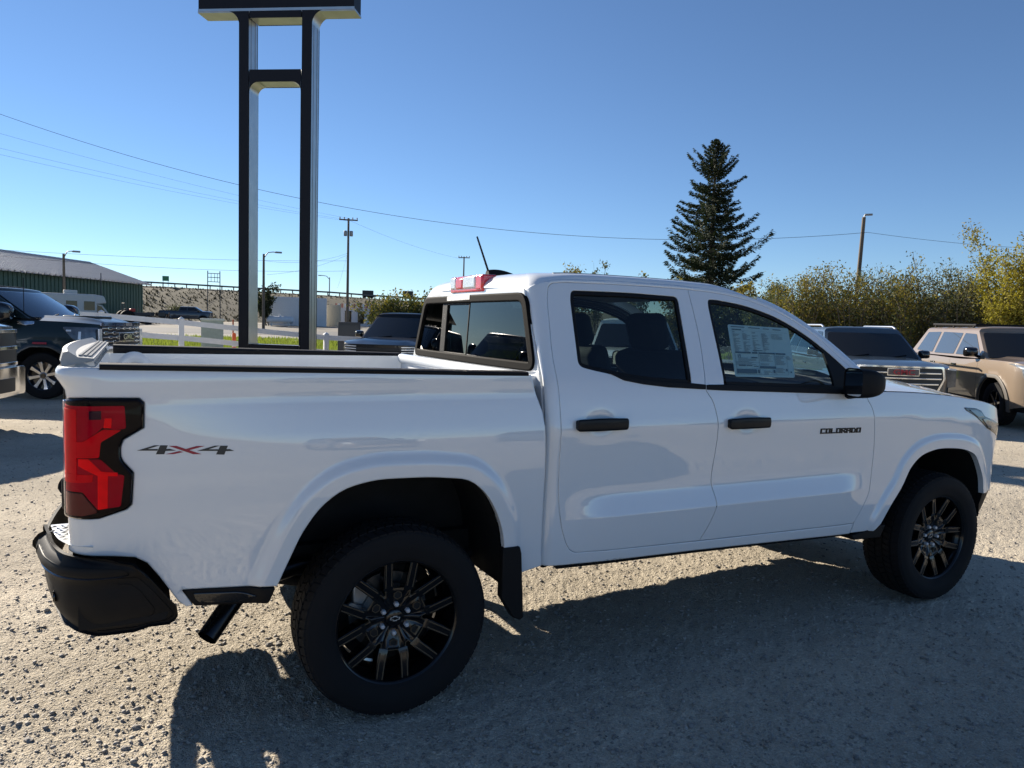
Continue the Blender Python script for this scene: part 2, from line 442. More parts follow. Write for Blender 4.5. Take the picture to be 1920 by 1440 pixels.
# ---- rail caps along the top of the box
def rail_z(x): return 1.392+(x+1.068)*(1.364-1.392)/(.566+1.068)
m = MB(); sec = [(.908, -.006), (.910, .006), (.904, .0105), (.88, .013), (.83, .013), (.803, .010), (.793, .002), (.793, -.050), (.806, -.050), (.806, -.004), (.90, -.008)]
xs = np.linspace(-1.03, .555, 30)
m.grid([[(x, -(a-(.906-float(w_bed(np.array(x), np.array(1.375))))), rail_z(x)+b) for a, b in sec+[sec[0]]] for x in xs])
for sgn in (1, -1):
    q = MB(); q.v = [(a, b*sgn, c) for a, b, c in m.v]; q.f = m.f if sgn == 1 else [tuple(reversed(f)) for f in m.f]
    own(q.build('rail_cap', BLK, fix=True, angle=45))
# ---- box interior
BEDW = mat('box_inner_white', (.74, .76, .77), .45, 0, .3, noise=.04)
for sgn in (1, -1):
    m = MB(); P = []
    for x in np.linspace(-1.05, .55, 33):
        row = []
        for z, d in ((.99, .0), (1.0, .01), (1.05, .0), (1.30, .0), (1.33, -.012), (1.36, -.012)):
            rib = .012*math.exp(-(((x+.25) % .55-.27)/.06)**2)*(1 if .9 < z < 1.3 else 0)
            row.append((x, sgn*(.780+d-rib), z))
        P.append(row)
    m.grid(P); own(m.build('inner_wall', BEDW, fix=True, angle=60))
m = MB()
for i in range(9):
    y0 = -.76+i*.17; m.box((-1.06, y0, .985), (.54, y0+.11, 1.015)); m.box((-1.06, y0+.11, .985), (.54, y0+.17, 1.002))
own(m.build('box_floor', BEDW, smooth=False))
# tie-down pocket stamped in the far wall
for sgn in (1, -1):
    m = MB(); q = MB()
    f = lambda r, a, d: (-.93+r*math.cos(a), sgn*(.768-d), 1.285+r*math.sin(a))
    m.lathe([(.085, -.004), (.07, .012), (.052, .014), (.046, .008), (.036, .006), (.03, .0)], 28, f)
    own(m.build('tie_down_ring', BEDW, fix=True, angle=60))
    q.lathe([(.001, .0065), (.022, .0065), (.022, -.01)], 20, f); own(q.build('tie_down_hole', BLK, fix=True))
m = MB(); m.grid([[(.552+dx, y, z) for y in np.linspace(-.78, .78, 25)] for z, dx in ((.99, 0), (1.05, 0), (1.07, -.012), (1.22, -.012), (1.24, 0), (1.315, 0))])
own(m.build('front_wall', BEDW, fix=True, angle=60))
m = MB(); m.tube([(.556, -.78, 1.345), (.556, .78, 1.345)], .030, 14); own(m.build('front_wall_top', WHITE, angle=60))
m = MB(); m.box((.575, -.80, 1.300), (.66, .80, 1.352)); own(bevel(m.build('box_header', WHITE, angle=60), .012, 3))

# ---- tailgate: profile swept across the truck
TG = [(-1.045, 1.385), (-1.055, 1.405), (-1.085, 1.408), (-1.108, 1.412), (-1.128, 1.405), (-1.150, 1.380), (-1.153, 1.355), (-1.140, 1.330), (-1.126, 1.308), (-1.128, 1.285), (-1.139, 1.235), (-1.146, 1.175), (-1.142, 1.10), (-1.134, 1.02), (-1.126, .95), (-1.118, .89), (-1.10, .86), (-1.05, .86), (-1.045, .90)]
m = MB(); ys = np.linspace(-.765, .765, 31)
def tgp(x, y, z): return (x-.035*(1-(y/.765)**2)*(1 if x < -1.07 else 0), y, z)
m.grid([[tgp(x, y, z) for x, z in TG+[TG[0]]] for y in ys])
n = len(TG); m.f += [tuple(range(n-1, -1, -1)), tuple((len(ys)-1)*(n+1)+k for k in range(n))]
tg = own(m.build('tailgate', WHITE, fix=True, angle=50))
PAD = mat('grey_tailgate_trim', (.30, .31, .315), .55, bump=.15, bscale=300)
m = MB(); pad = [(-1.050, 1.407), (-1.050, 1.416), (-1.100, 1.420), (-1.128, 1.440), (-1.142, 1.436), (-1.150, 1.405), (-1.145, 1.388)]
m.grid([[tgp(x, y, z) for x, z in pad] for y in np.linspace(-.80, .80, 33)]); n = len(pad)
m.f += [tuple(range(n-1, -1, -1)), tuple(32*n+k for k in range(n))]
own(m.build('tailgate_cap', PAD, fix=True, angle=30))
m = MB()
for i in range(46):
    y = -.74+i*.0325
    for k in range(3):
        x = -1.060-.0145*k; m.box((x-.009, y+(.008 if (i+k) % 2 else 0), 1.4165+.0012*k), (x, y+.020, 1.4235+.0012*k))
own(m.build('cap_tread', PAD, smooth=False))
m = MB(); m.box((-1.165, -.62, .855), (-1.10, .62, .985)); own(bevel(m.build('tailgate_lower_trim', BLK), .02, 3))
m = MB(); m.box((-1.19, -.13, 1.20), (-1.165, .13, 1.28)); own(bevel(m.build('tailgate_handle', BLK), .01, 3))

# ---- tail lamps
LENSK = mat('lamp_black_bezel', (.002, .002, .003), .3, 0, 0, .04)
def lens(name, col, rough, tr, coat=1.0):
    return mat(name, col, rough, 0, coat, .03, noise=.10, nscale=40)
RED = lens('lamp_red', (.62, .001, .010), .5, .6, 0); REDD = lens('lamp_deep_red', (.36, .001, .016), .5, .6, 0); REDB = lens('lamp_bright_red', (.95, .004, .010), .5, .6, 0); MAR = lens('lamp_maroon', (.085, .014, .014), .2, .3, .5)
lamp_out = rnd([(S_END+.004, .897)] + [(a-.0015 if 0 else a, b) for a, b in LAMP] + [(S_END+.004, 1.281)], .006, 3)
def fl_lamp(s, z):
    x, y, z2 = fmap_bed(s, z); return x, y-.004*sstep(-1.3, -.9, s), z2
def overlay(name, poly, ma, lift, parent, r=.006):
    return [own(panel(name, rnd(poly, r, 3), fl_lamp, ma, lift=lift, depth=lift*.8, grid=.03, edge=.0015, left=k), parent[k]) for k in (False, True)]
base = own(panel('tail_lamp', offset(lamp_out, .0025), fl_lamp, LENSK, both=True, lift=.002, depth=.02, grid=.02, edge=.006, bend=.8))
for b in base: b['label'] = 'red and black tail lamp wrapped round the rear corner of the box'
# facets cast behind the clear lens
overlay('red_lens', [(-1.205, 1.266), (-.958, 1.266), (-.954, 1.191), (-.985, 1.187), (-1.021, 1.197), (-1.041, 1.178), (-1.079, 1.150), (-1.205, 1.150)], REDD, .0042, base)
overlay('red_lens', [(-1.190, 1.255), (-1.098, 1.255), (-1.098, 1.020), (-1.190, 1.020)], RED, .0058, base)
overlay('red_lens', [(-1.100, 1.150), (-1.079, 1.150), (-1.021, 1.190), (-.967, 1.186), (-1.028, 1.148), (-1.033, 1.097), (-1.100, 1.097)], RED, .0058, base)
overlay('red_lens', [(-1.205, 1.097), (-1.029, 1.092), (-.983, 1.041), (-.960, 1.035), (-.972, .931), (-1.039, .925), (-1.081, .985), (-1.205, .985)], REDD, .0042, base)
overlay('red_lens', [(-1.016, 1.226), (-.995, 1.226), (-.997, 1.194), (-1.020, 1.194)], REDB, .0058, base, .003)
overlay('red_lens', [(-1.038, 1.044), (-1.008, 1.043), (-1.010, .928), (-1.039, .925)], REDB, .0058, base, .003)
overlay('red_lens', [(-1.092, 1.095), (-1.062, 1.094), (-1.027, 1.052), (-.980, 1.046), (-.980, 1.034), (-1.037, 1.038), (-1.092, 1.072)], REDB, .0072, base, .002)
overlay('red_lens', [(-1.180, 1.045), (-1.050, 1.043), (-1.052, 1.018), (-1.180, 1.012)], RED, .0058, base, .003)
overlay('ground_reflection', [(-1.222, .982), (-1.082, .980), (-1.042, .922), (-1.042, .915), (-1.083, .905), (-1.222, .907)], MAR, .0050, base, .004)  # maroon patch with the ground's reflection put into its colour
overlay('reverse_lens', [(-1.060, 1.250), (-1.026, 1.250), (-1.026, 1.222), (-1.060, 1.222)], mat('lamp_smoked_clear', (.03, .008, .02), .3, 0, 0, .05), .0072, base, .002)

for k in (False, True): own(panel('clear_cover', offset(lamp_out, .004), fl_lamp, glass('lamp_cover', (1.0, .85, .85), ior=1.2), lift=.0105, depth=.008, grid=.02, edge=.008, bend=.8, left=k), base[k])

# ---- 4x4 decal
DEC = mat('decal_charcoal', (.018, .019, .021), .35); DECR = mat('decal_red', (.32, .012, .03), .35)
for poly, dm in [([(-.923, 1.115), (-.870, 1.131), (-.853, 1.130), (-.890, 1.119), (-.859, 1.118), (-.861, 1.112)], DEC), ([(-.852, 1.130), (-.829, 1.129), (-.840, 1.099), (-.866, 1.100)], DEC),
                 ([(-.835, 1.117), (-.823, 1.117), (-.804, 1.110), (-.838, 1.110)], DEC),
                 ([(-.738, 1.106), (-.681, 1.122), (-.664, 1.121), (-.701, 1.110), (-.669, 1.109), (-.671, 1.103)], DEC), ([(-.663, 1.121), (-.638, 1.120), (-.650, 1.089), (-.677, 1.091)], DEC),
                 ([(-.645, 1.108), (-.632, 1.108), (-.617, 1.101), (-.648, 1.101)], DEC),
                 ([(-.827, 1.127), (-.802, 1.126), (-.723, 1.094), (-.750, 1.095)], DECR), ([(-.739, 1.123), (-.712, 1.122), (-.772, 1.107), (-.785, 1.111)], DECR), ([(-.793, 1.108), (-.780, 1.104), (-.811, 1.098), (-.837, 1.099)], DECR)]:
    own(panel('decal_stroke', poly, fmap_bed, dm, lift=.0012, depth=0, grid=.03, edge=.0006, bend=0))
    own(panel('decal_stroke', [(-1.541-a, b) for a, b in poly], fmap_bed, dm, lift=.0012, depth=0, grid=.03, edge=.0006, bend=0, left=True))

# ---- rear bumper
bpth = np.array([(-1.262, .15), (-1.262, 0), (-1.246, -.35), (-1.212, -.66), (-1.178, -.80), (-1.132, -.885), (-1.07, -.930), (-.96, -.935), (-.85, -.930), (-.76, -.925)])
bl = np.r_[0, np.cumsum(np.hypot(*np.diff(bpth, axis=0).T))]-.15; bxs, bys = crv(bl, bpth[:, 0]), crv(bl, bpth[:, 1])
bprof = crv([.44, .50, .55, .62, .685, .695, .705, .74, .75, .76, .79, .82], [-.10, -.055, -.022, -.004, .0, .004, .016, .016, .010, -.006, -.012, -.02])
def fmap_bum(s, z, k=1.0):
    e = 1e-3; tx, ty = bxs(s+e)-bxs(s-e), bys(s+e)-bys(s-e); L = np.hypot(tx, ty); o_ = bprof(z)
    return bxs(s)+ty/L*o_, bys(s)-tx/L*o_, z+0*s
# s runs from the middle to the right end; outward normal must come out of the same du x dv rule, so feed it reversed
def fmap_bumr(s, z): return fmap_bum(-s, z)
def s_of_x(x):
    ss = np.linspace(.75, bl[-1], 600); return float(ss[np.argmin(np.abs(bxs(ss)-x))])
side = [(-1.075, .765), (-1.00, .751), (-.94, .736), (-.908, .710), (-.864, .650), (-.802, .565), (-.798, .535), (-.806, .512), (-.826, .497), (-.888, .500), (-.933, .486), (-1.06, .492)]
bout = [(0, .655), (.46, .655), (.56, .80), (.70, .80)] + [(s_of_x(a), b) for a, b in side] + [(.80, .515), (.66, .52), (.55, .52), (0, .52)]
own(panel('rear_bumper', [(-a, b) for a, b in bout], fmap_bumr, BLK, both=True, depth=.012, grid=.022, edge=.008))
strip = [(.60, .706), (.80, .706), (s_of_x(-1.06), .702), (s_of_x(-.97), .700), (s_of_x(-.945), .706), (s_of_x(-.965), .726), (s_of_x(-1.06), .740), (.80, .744), (.60, .744)]
own(panel('bumper_strip', rnd([(-a, b) for a, b in strip], .01, 3), fmap_bumr, GBLK, both=True, lift=.004, depth=.006, grid=.022, edge=.005, bend=.8))
# dark recess of the end piece
rec = [(s_of_x(-1.02), .66), (s_of_x(-.93), .655), (s_of_x(-.86), .575), (s_of_x(-.86), .530), (s_of_x(-.92), .520), (s_of_x(-1.02), .535)]
own(panel('bumper_recess', rnd([(-a, b) for a, b in rec], .02, 3), fmap_bumr, mat('bumper_recess_black', (.006, .006, .006), .65), both=True, lift=.0015, depth=0, grid=.03, edge=.004, bend=0))
fr_ = [(-.985, .695), (-.925, .690), (-.872, .628), (-.818, .548), (-.814, .524), (-.836, .509), (-.930, .499), (-1.06, .505), (-1.05, .530), (-.93, .527), (-.876, .542), (-.872, .567), (-.917, .641), (-.945, .668), (-.985, .672)]
own(panel('bumper_frame', rnd([(-s_of_x(a), b) for a, b in fr_], .008, 3), fmap_bumr, BLK, both=True, lift=.010, depth=.012, grid=.022, edge=.004, bend=.7))
for k in (False, True):
    x_, y_, z_ = (float(q) for q in fmap_bum(np.array(.80), np.array(.61))); m = MB()
    f = lambda r, a, d: (x_-d+.012*0, (y_+r*math.cos(a)-d*.3)*(-1 if k else 1), z_+r*math.sin(a))
    m.lathe([(.020, -.002), (.019, .004), (.013, .005), (.011, .002), (.0005, .002)], 20, f); own(m.build('parking_sensor', GBLK, fix=True))
# step pad of bright tread plate on top
TP = mat('bright_tread_plate', (.72, .71, .68), .32, .9, noise=.06, nscale=20)
for sgn in (1, -1):
    m = MB(); ss = np.linspace(.57, .98, 16)
    row = []
    for s_ in ss:
        x, y, _ = fmap_bum(np.array(s_), np.array(.79)); xi = max(float(x)+.012, -1.30); inn = min(-1.075, -1.075) if s_ < .86 else float(x)+.06
        row.append([(xi, -sgn*-float(y)*1.0, .8005), (min(inn, -1.06) if s_ < .86 else -1.055, -sgn*-float(y)*.985, .8005)])
    m.grid(row); own(m.build('step_pad', TP, fix=True))
    m = MB(); k = 0
    for i in range(9):
        y = .60+i*.030
        for j in range(9):
            x = -1.285+j*.024+(.012 if i % 2 else 0); 
            bx = float(bxs(np.array(np.interp(y, -bys(np.linspace(0, 1, 200)), np.linspace(0, 1, 200)))))+.022
            if x < bx or x > -1.075: continue
            a = R(38 if (i+j) % 2 else -38); ca, sa = math.cos(a), math.sin(a)
            q = [(.013, 0), (0, .0042), (-.013, 0), (0, -.0042)]
            v = [(x+ca*u-sa*w_, sgn*(y+sa*u+ca*w_), .8008) for u, w_ in q]+[(x, sgn*y, .8050)]
            m.add(v, [(0, 1, 4), (1, 2, 4), (2, 3, 4), (3, 0, 4)])
    own(m.build('step_pad_studs', TP, fix=True, smooth=False))
m = MB(); m.box((-1.16, -.70, .60), (-1.02, .70, .648)); m.box((-1.12, -.80, .65), (-1.02, -.59, .797)); m.box((-1.12, .59, .65), (-1.02, .80, .797)); own(m.build('bumper_core', BLK))
for sgn in (1, -1):
    m = MB(); m.prism([(-1.10, .755), (-1.0, .745), (-.93, .725), (-.87, .64), (-.82, .56), (-.84, .52), (-1.10, .52)], -sgn*.905, -sgn*.70, lambda u, v, d: (u, d, v)); own(m.build('bumper_bracket', BLK, fix=True))
# black valance below the box and exhaust tail pipe
own(panel('valance', rnd([(-.788, .617), (-.60, .604), (-.475, .592), (-.500, .533), (-.745, .553)], .008, 3), fmap_bed, BLK, both=True, lift=.003, depth=.05, grid=.03, edge=.006))
own(panel('valance_scoop', rnd([(-.755, .602), (-.60, .588), (-.53, .565), (-.60, .548), (-.735, .566)], .015, 3), fmap_bed, GBLK, both=True, lift=.0055, depth=.003, grid=.03, edge=.006))
EXH = mat('dark_exhaust_steel', (.03, .03, .032), .28, .9, noise=.2)
m = MB(); m.tube([(.2, -.60, .58), (-.35, -.62, .56), (-.50, -.67, .545), (-.58, -.72, .51), (-.64, -.77, .455), (-.70, -.82, .395)], .037, 20, caps=False)
m.tube([(-.70, -.82, .395), (-.64, -.77, .455), (-.58, -.72, .51)], .033, 20, caps=False)
own(m.build('tail_pipe', EXH, fix=False, angle=60))

# ---- cab shell
top_line = [(.643, 1.738), (.68, 1.752), (.72, 1.768), (.76, 1.778), (.82, 1.788), (1.0, 1.797), (1.3, 1.800), (1.6, 1.797), (1.80, 1.785), (1.97, 1.765), (2.12, 1.725), (2.24, 1.675), (2.34, 1.620), (2.43, 1.560), (2.52, 1.490), (2.60, 1.420), (2.68, 1.345), (2.74, 1.285)]
rd_rear = [(.815, .573), (.785, .585), (.765, .612), (.745, .662), (.717, .803), (.709, .941), (.706, 1.161), (.704, 1.285), (.704, 1.425), (.726, 1.578), (.757, 1.730), (.768, 1.755), (.790, 1.769), (.826, 1.774), (1.0, 1.780), (1.3, 1.783), (1.590, 1.780)]
fd_top = [(1.590, 1.780), (1.80, 1.768), (1.972, 1.743), (2.12, 1.702), (2.241, 1.655), (2.34, 1.598), (2.423, 1.538), (2.50, 1.472), (2.60, 1.375), (2.655, 1.318), (2.648, 1.262)]
f_line = [(2.648, 1.262), (2.655, 1.235), (2.690, 1.177), (2.711, 1.090), (2.730, .980), (2.732, .814), (2.716, .684), (2.690, .640), (2.612, .538)]
b_line = [(1.590, 1.780), (1.570, 1.551), (1.530, 1.350), (1.520, 1.300), (1.558, 1.238), (1.578, 1.172), (1.586, 1.106), (1.587, 1.040), (1.580, .955), (1.572, .850), (1.589, .729), (1.570, .670), (1.510, .558)]
def spl(P, n=6):
    P = np.array(P); t = np.r_[0, np.cumsum(np.hypot(*np.diff(P, axis=0).T))]; u = np.unique(np.r_[np.linspace(0, t[-1], len(P)*n)])
    return list(zip(crv(t, P[:, 0])(u).tolist(), crv(t, P[:, 1])(u).tolist()))
top_s = spl(top_line); rd_s = spl(rd_rear); ft_s = spl(fd_top[:-1])+[fd_top[-1]]; fl_s = spl(f_line); bl_s = spl(b_line)
cab_out = [(.617, .55), (.64, .528), (.75, .522), (1.49, .510), (2.20, .490), (2.600, .478), (2.612, .536), (1.510, .556)] + rd_s + ft_s[1:] + [(2.665, 1.262), (2.74, 1.268)] + top_s[::-1]
own(panel('cab_side', cab_out, fmap_cab, WHITE, both=True, grid=.035, depth=.045, edge=.006, bend=.5))
own(panel('pillar_trim', offset(cab_out, .004), fmap_cab, INNER, both=True, lift=-.048, depth=0, grid=.07, edge=.004, bend=0))
own(panel('sill_trim', [(.72, .522), (1.49, .510), (2.20, .490), (2.55, .480), (2.55, .462), (1.49, .488), (.73, .500)], fmap_cab, BLK, both=True, lift=-.012, depth=.05, grid=.05, edge=.004))
own(panel('sill_end', [(.60, .56), (.66, .575), (.70, .535), (.69, .505), (.60, .500)], fmap_cab, BLK, both=True, lift=-.035, depth=.05, grid=.05, edge=.004))
RWIN = rnd([(.826, 1.398, .03), (.868, 1.700, .02), (.885, 1.742, .03), (1.201, 1.747, .1), (1.510, 1.740, .03), (1.440, 1.319, .008), (1.198, 1.333, .08), (1.040, 1.355, .06), (.905, 1.379, .05)], .02, 5)
FWIN = rnd([(1.639, 1.311, .008), (1.690, 1.700, .02), (1.703, 1.735, .03), (1.760, 1.735, .05), (1.939, 1.716, .1), (2.15, 1.660, .15), (2.321, 1.570, .12), (2.451, 1.472, .1), (2.545, 1.385, .04), (2.588, 1.335, .02), (2.584, 1.274, .008), (2.391, 1.287, .1)], .02, 5)
rd_poly = offset(rd_s + bl_s[1:], .0020); fd_poly = offset(ft_s + fl_s[1:] + bl_s[::-1][:-1], .0020)
belt_r = [(.97, 1.372), (1.040, 1.357), (1.198, 1.335), (1.437, 1.321), (1.524, 1.3135), (1.5195, 1.2915), (1.304, 1.303), (1.16, 1.318), (1.054, 1.336)]
belt_f = [(1.5305, 1.3130), (1.638, 1.313), (2.391, 1.289), (2.493, 1.279), (2.60, 1.274), (2.60, 1.246), (2.476, 1.256), (1.633, 1.285), (1.5270, 1.2905)]
HB = mat('handle_black', (.004, .004, .005), .5, 0, .1, .25)
for left in (False, True):
    for nm, poly, win, belt, gl, hx in (('rear_door', rd_poly, RWIN, belt_r, TINT, HANDLES[0]), ('front_door', fd_poly, FWIN, belt_f, CLEAR, HANDLES[1])):
        d = own(panel(nm, poly, fmap_cab, WHITE, holes=[win], lines=[[(.65, z), (2.75, z)] for z in (.70, .716, .722, .727, .732, .745, .765, .785, .80, .815, .83, .845, .865, 1.108, 1.118, 1.127, 1.136, 1.148)], left=left, grid=.020, depth=.03, edge=.0025, bend=.4))
        t_out = offset(win, .0012)
        wid = .019
        t_in = offset(win, wid)
        if nm == 'front_door':     # the black sail that carries the mirror fills the front corner
            t_in = [p for p in t_in if p[0] < 2.425]
            t_in = [p for p in t_in]
        own(panel('window_trim', t_out, fmap_cab, BLK, holes=[t_in], left=left, lift=-.003, depth=.012, grid=.03, edge=.003), d)
        own(panel('window_glass', offset(win, wid-.004) if nm == 'rear_door' else [p for p in offset(win, wid-.004) if p[0] < 2.435], fmap_cab, gl, left=left, lift=-.010, depth=0, grid=.05, edge=.003, bend=0), d)
        own(panel('belt_strip', rnd(belt, .003, 2), fmap_cab, BLK, left=left, lift=.005, depth=.01, grid=.04, edge=.003), d)
        lo = [p for p in poly if p[1] < 1.33]
        own(panel('door_inner', offset([p for p in poly if p[1] < 1.30 or False], .02), fmap_cab, INNER, left=left, lift=-.06, depth=0, grid=.08, edge=.004, bend=0), d)
        own(panel('frame_trim', offset(poly, .004), fmap_cab, INNER, holes=[offset(win, -.003)], left=left, lift=-.033, depth=0, grid=.06, edge=.004, bend=0), d)
        # handle: a grip bar standing proud over its scooped cup
        a, b = hx; L = .130
        bar = rnd([(a-L, b-.020), (a-L, b+.020), (a-.03, b+.023), (a+.03, b+.023), (a+L, b+.020), (a+L, b-.020)], .012, 4)
        own(panel('handle', bar, lambda s, z: (s+0*z, -(w_cab(np.full_like(s, a+.2), z*0+b))+.006*((s-a)/L)**2+5*(z-b)**2, z+0*s), HB, left=left, lift=.030, depth=.028, grid=.02, edge=.006, bend=.7), d)

# name badge on the front door
BADGE = mat('badge_gloss_black', (.003, .003, .004), .4, 0, .1, .2)
glyph = {'C': ['1111', '1000', '1000', '1000', '1111'], 'O': ['1111', '1001', '1001', '1001', '1111'], 'L': ['1000', '1000', '1000', '1000', '1111'], 'R': ['1111', '1001', '1110', '1011', '1001'], 'A': ['1111', '1001', '1111', '1001', '1001'], 'D': ['1110', '1001', '1001', '1001', '1111']}
fdoor = [o for o in TRUCK.children if o.name.startswith('front_door')]
for left in (False, True):
    m = MB()
    for i, ch in enumerate('COLORADO'):
        g = glyph[ch]
        x0 = 2.292+i*.0395
        for r_ in range(5):
            c0 = 0
            while c0 < 4:
                if g[r_][c0] == '1':
                    c1 = c0
                    while c1 < 4 and g[r_][c1] == '1': c1 += 1
                    xa, xb = x0+c0*.0082, x0+c1*.0082+.0012; zt = 1.0785-r_*.0054-(i*.0006); zb = zt-.0066
                    if left: xa, xb = 2.292+.3097-(xa-2.292)-.0, 2.292+.3097-(xb-2.292)
                    y = -float(w_cab(np.array((xa+xb)/2), np.array(zt)))
                    xa, xb = min(xa, xb), max(xa, xb)
                    m.box((xa, y-.0035, zb), (xb, y+.002, zt)) if not left else m.box((xa, -y-.002, zb), (xb, -y+.0035, zt))
                    c0 = c1
                else: c0 += 1
    own(m.build('name_badge', BADGE, smooth=False), fdoor[1 if left else 0])

# ---- roof: rings that roll in from the drip line to the spine
rt = [(s, z) for s, z in top_s if s <= 2.06]
A = np.array(rt); X, Y, Z = fmap_cab(A[:, 0], A[:, 1]); right = np.stack([X, Y, Z], -1)
fr = []; p0 = right[-1]; 
for t in np.linspace(0, 1, 22)[1:-1]:
    y = p0[1]*(1-2*t); k = 1-(y/p0[1])**2; fr.append((p0[0]+.085*k, y, p0[2]+.035*k**.6))
rear = []; p1 = right[0]
for t in np.linspace(0, 1, 22)[1:-1]:
    y = -p1[1]*(1-2*t); k = 1-(y/p1[1])**2; rear.append((p1[0]-.030*k, y, p1[2]+.018*k**.5))
left_ = right[::-1]*np.array([1, -1, 1]); B = np.concatenate([right, np.array(fr), left_, np.array(rear)])
def roof_top(x): return 1.843-.010*((x-1.25)/.6)**2
fs = [0, .006, .014, .026, .045, .075, .12, .2, .32, .48, .66, .84, 1.0]
rings = []
for f in fs:
    sx = np.clip(B[:, 0], .98, 1.75); S = np.stack([sx, 0*sx, roof_top(sx)], -1)
    isf = sstep(1.75, 2.06, B[:, 0]); g1 = .62*(1-np.exp(-f/(.026+.05*sstep(1.0, .68, B[:, 0]))))+.38*(1-(1-f)**2.2); g2 = 1-(1-f)**1.8
    g = g1*(1-isf)+g2*isf
    q = B+(S-B)*f; q[:, 2] = B[:, 2]+(S[:, 2]-B[:, 2])*g; rings.append(q)
m = MB(); N_ = len(B); m.v = [tuple(p) for r_ in rings for p in r_]
m.f = [(i*N_+k, i*N_+(k+1) % N_, (i+1)*N_+(k+1) % N_, (i+1)*N_+k) for i in range(len(fs)-1) for k in range(N_)]
roof = own(m.build('roof', WHITE, angle=80))
for sgn in (1, -1):      # drip channel along each side of the roof
    m = MB(); m.tube([(p[0], sgn*p[1], p[2]-.001) for p in rings[6][:len(right):3] if .80 < p[0] < 1.9], .005, 6)
    own(m.build('drip_channel', mat('white_shadow_gap', (.30, .31, .32), .5)), roof)
# A pillars, windscreen, cowl
A = np.array([(s, z) for s, z in top_s if s >= 2.04]); X, Y, Z = fmap_cab(A[:, 0], A[:, 1])
inn = [(X[i]+.040, Y[i]+.055, Z[i]+.018) for i in range(len(X))]
for sgn in (1, -1):
    m = MB(); P = []
    for i in range(len(X)):
        a = np.array((X[i], Y[i], Z[i])); b = np.array(inn[i]); mid = (a+b)/2+np.array((.010, -.008, .012))
        P.append([tuple((1-t)**2*a+2*t*(1-t)*mid+t*t*b) for t in np.linspace(0, 1, 6)])
    P = [[(x, y*sgn, z) for x, y, z in row] for row in P]
    m.grid(P); own(m.build('windscreen_pillar', WHITE, fix=False, angle=60))
m = MB(); m.grid([[(a[0]+.11*(1-t*t), a[1]*t*-1, a[2]+.012*(1-t*t)) for t in np.linspace(-1, 1, 17)] for a in inn])
own(m.build('windscreen', CLEAR, fix=False, angle=60))
m = MB(); m.box((2.62, -.84, 1.15), (2.98, .84, 1.262)); own(m.build('cowl', BLK))

# ---- back of the cab with its sliding window
def fmap_back(s, z): return .645+.06*np.maximum(0, z-1.30)-.022*(1-np.clip(s/.8, -1, 1)**2), -s+0*z, z+0*s
hw = lambda z: float(w_cab(np.array(.75), np.array(z)))-CAB_R+.002
back = [(-hw(z), z) for z in (.60, .9, 1.2, 1.3, 1.4, 1.5, 1.6, 1.7, 1.735)] + [(t*hw(1.735), 1.738+.018*max(0, 1-t*t)**.5) for t in np.linspace(-.95, .95, 15)] + [(hw(z), z) for z in (1.735, 1.7, 1.6, 1.5, 1.4, 1.3, 1.2, .9, .60)]
BW = rnd([(-.785, 1.378), (.785, 1.378), (.650, 1.712), (-.650, 1.712)], .06, 6)
cb = own(panel('cab_back', back, fmap_back, WHITE, holes=[BW], grid=.05, depth=.03, edge=.004))
own(panel('rear_window_seal', offset(BW, -.010), fmap_back, SEAL, holes=[offset(BW, .030)], lift=.010, depth=.02, grid=.04, edge=.008, bend=.8), cb)
bwi = offset(BW, .026)
def clipx(P, a, b): return resample([(min(max(x, a), b), z) for x, z in P], .2)
for a, b in ((-1, -.33), (-.27, .045), (.055, 1)):
    q = [(x, z) for x, z in resample(bwi, .03) if a <= x <= b]
    zt = 1.686; zb = 1.404
    if a > -.9: q = q+[(a, zb), (a, zt)]
    if b < .9: q = q+[(b, zb), (b, zt)]
    c0 = np.mean(np.array(q), axis=0); q.sort(key=lambda p: math.atan2(p[1]-c0[1], p[0]-c0[0]))
    own(panel('rear_window_pane', q, fmap_back, REARGL, lift=-.002 if abs(a+.27) > .01 else -.008, depth=0, grid=.06, edge=.003, bend=0), cb)
for a, b, z0, z1 in ((-.335, -.265, 1.395, 1.695), (.046, .054, 1.395, 1.695), (-.27, .05, 1.672, 1.695), (-.27, .05, 1.392, 1.412)):
    own(panel('slider_bar', [(a, z0), (b, z0), (b, z1), (a, z1)], fmap_back, BLK, lift=.001, depth=.008, grid=.05, edge=.002), cb)
own(panel('window_label', [(-.25, 1.694), (.07, 1.697), (.07, 1.722), (-.25, 1.720)], fmap_back, mat('printed_label', (.55, .55, .54), .6, noise=.5, nscale=160), lift=.012, depth=0, grid=.05, edge=.002, bend=0), cb)
# third brake lamp at the rear edge of the roof
LR = mat('brake_lamp_red', (.55, .012, .02), .15, 0, 1.0, noise=.1, nscale=60); LC = mat('brake_lamp_clear', (.62, .60, .60), .18, .3, 1.0, noise=.45, nscale=130)
bl_ = empty('brake_lamp', (.672, 0, 1.782)); own(bl_)
def lampbox(name, y0, y1, z0, z1, x, ma, par):
    m = MB(); m.box((x, y0, z0), (.05, y1, z1)); o = m.build(name, ma, par); return bevel(o, .008, 3)
lampbox('housing', -.215, .215, -.045, .042, -.030, LR, bl_)
lampbox('clear_lens', .130, .208, -.026, .038, -.037, LC, bl_); lampbox('clear_lens', -.130, .030, -.026, .038, -.037, LC, bl_)
lampbox('red_lens', .034, .126, -.026, .030, -.038, LR, bl_); lampbox('red_edge', -.212, -.136, -.036, .038, -.035, LR, bl_)
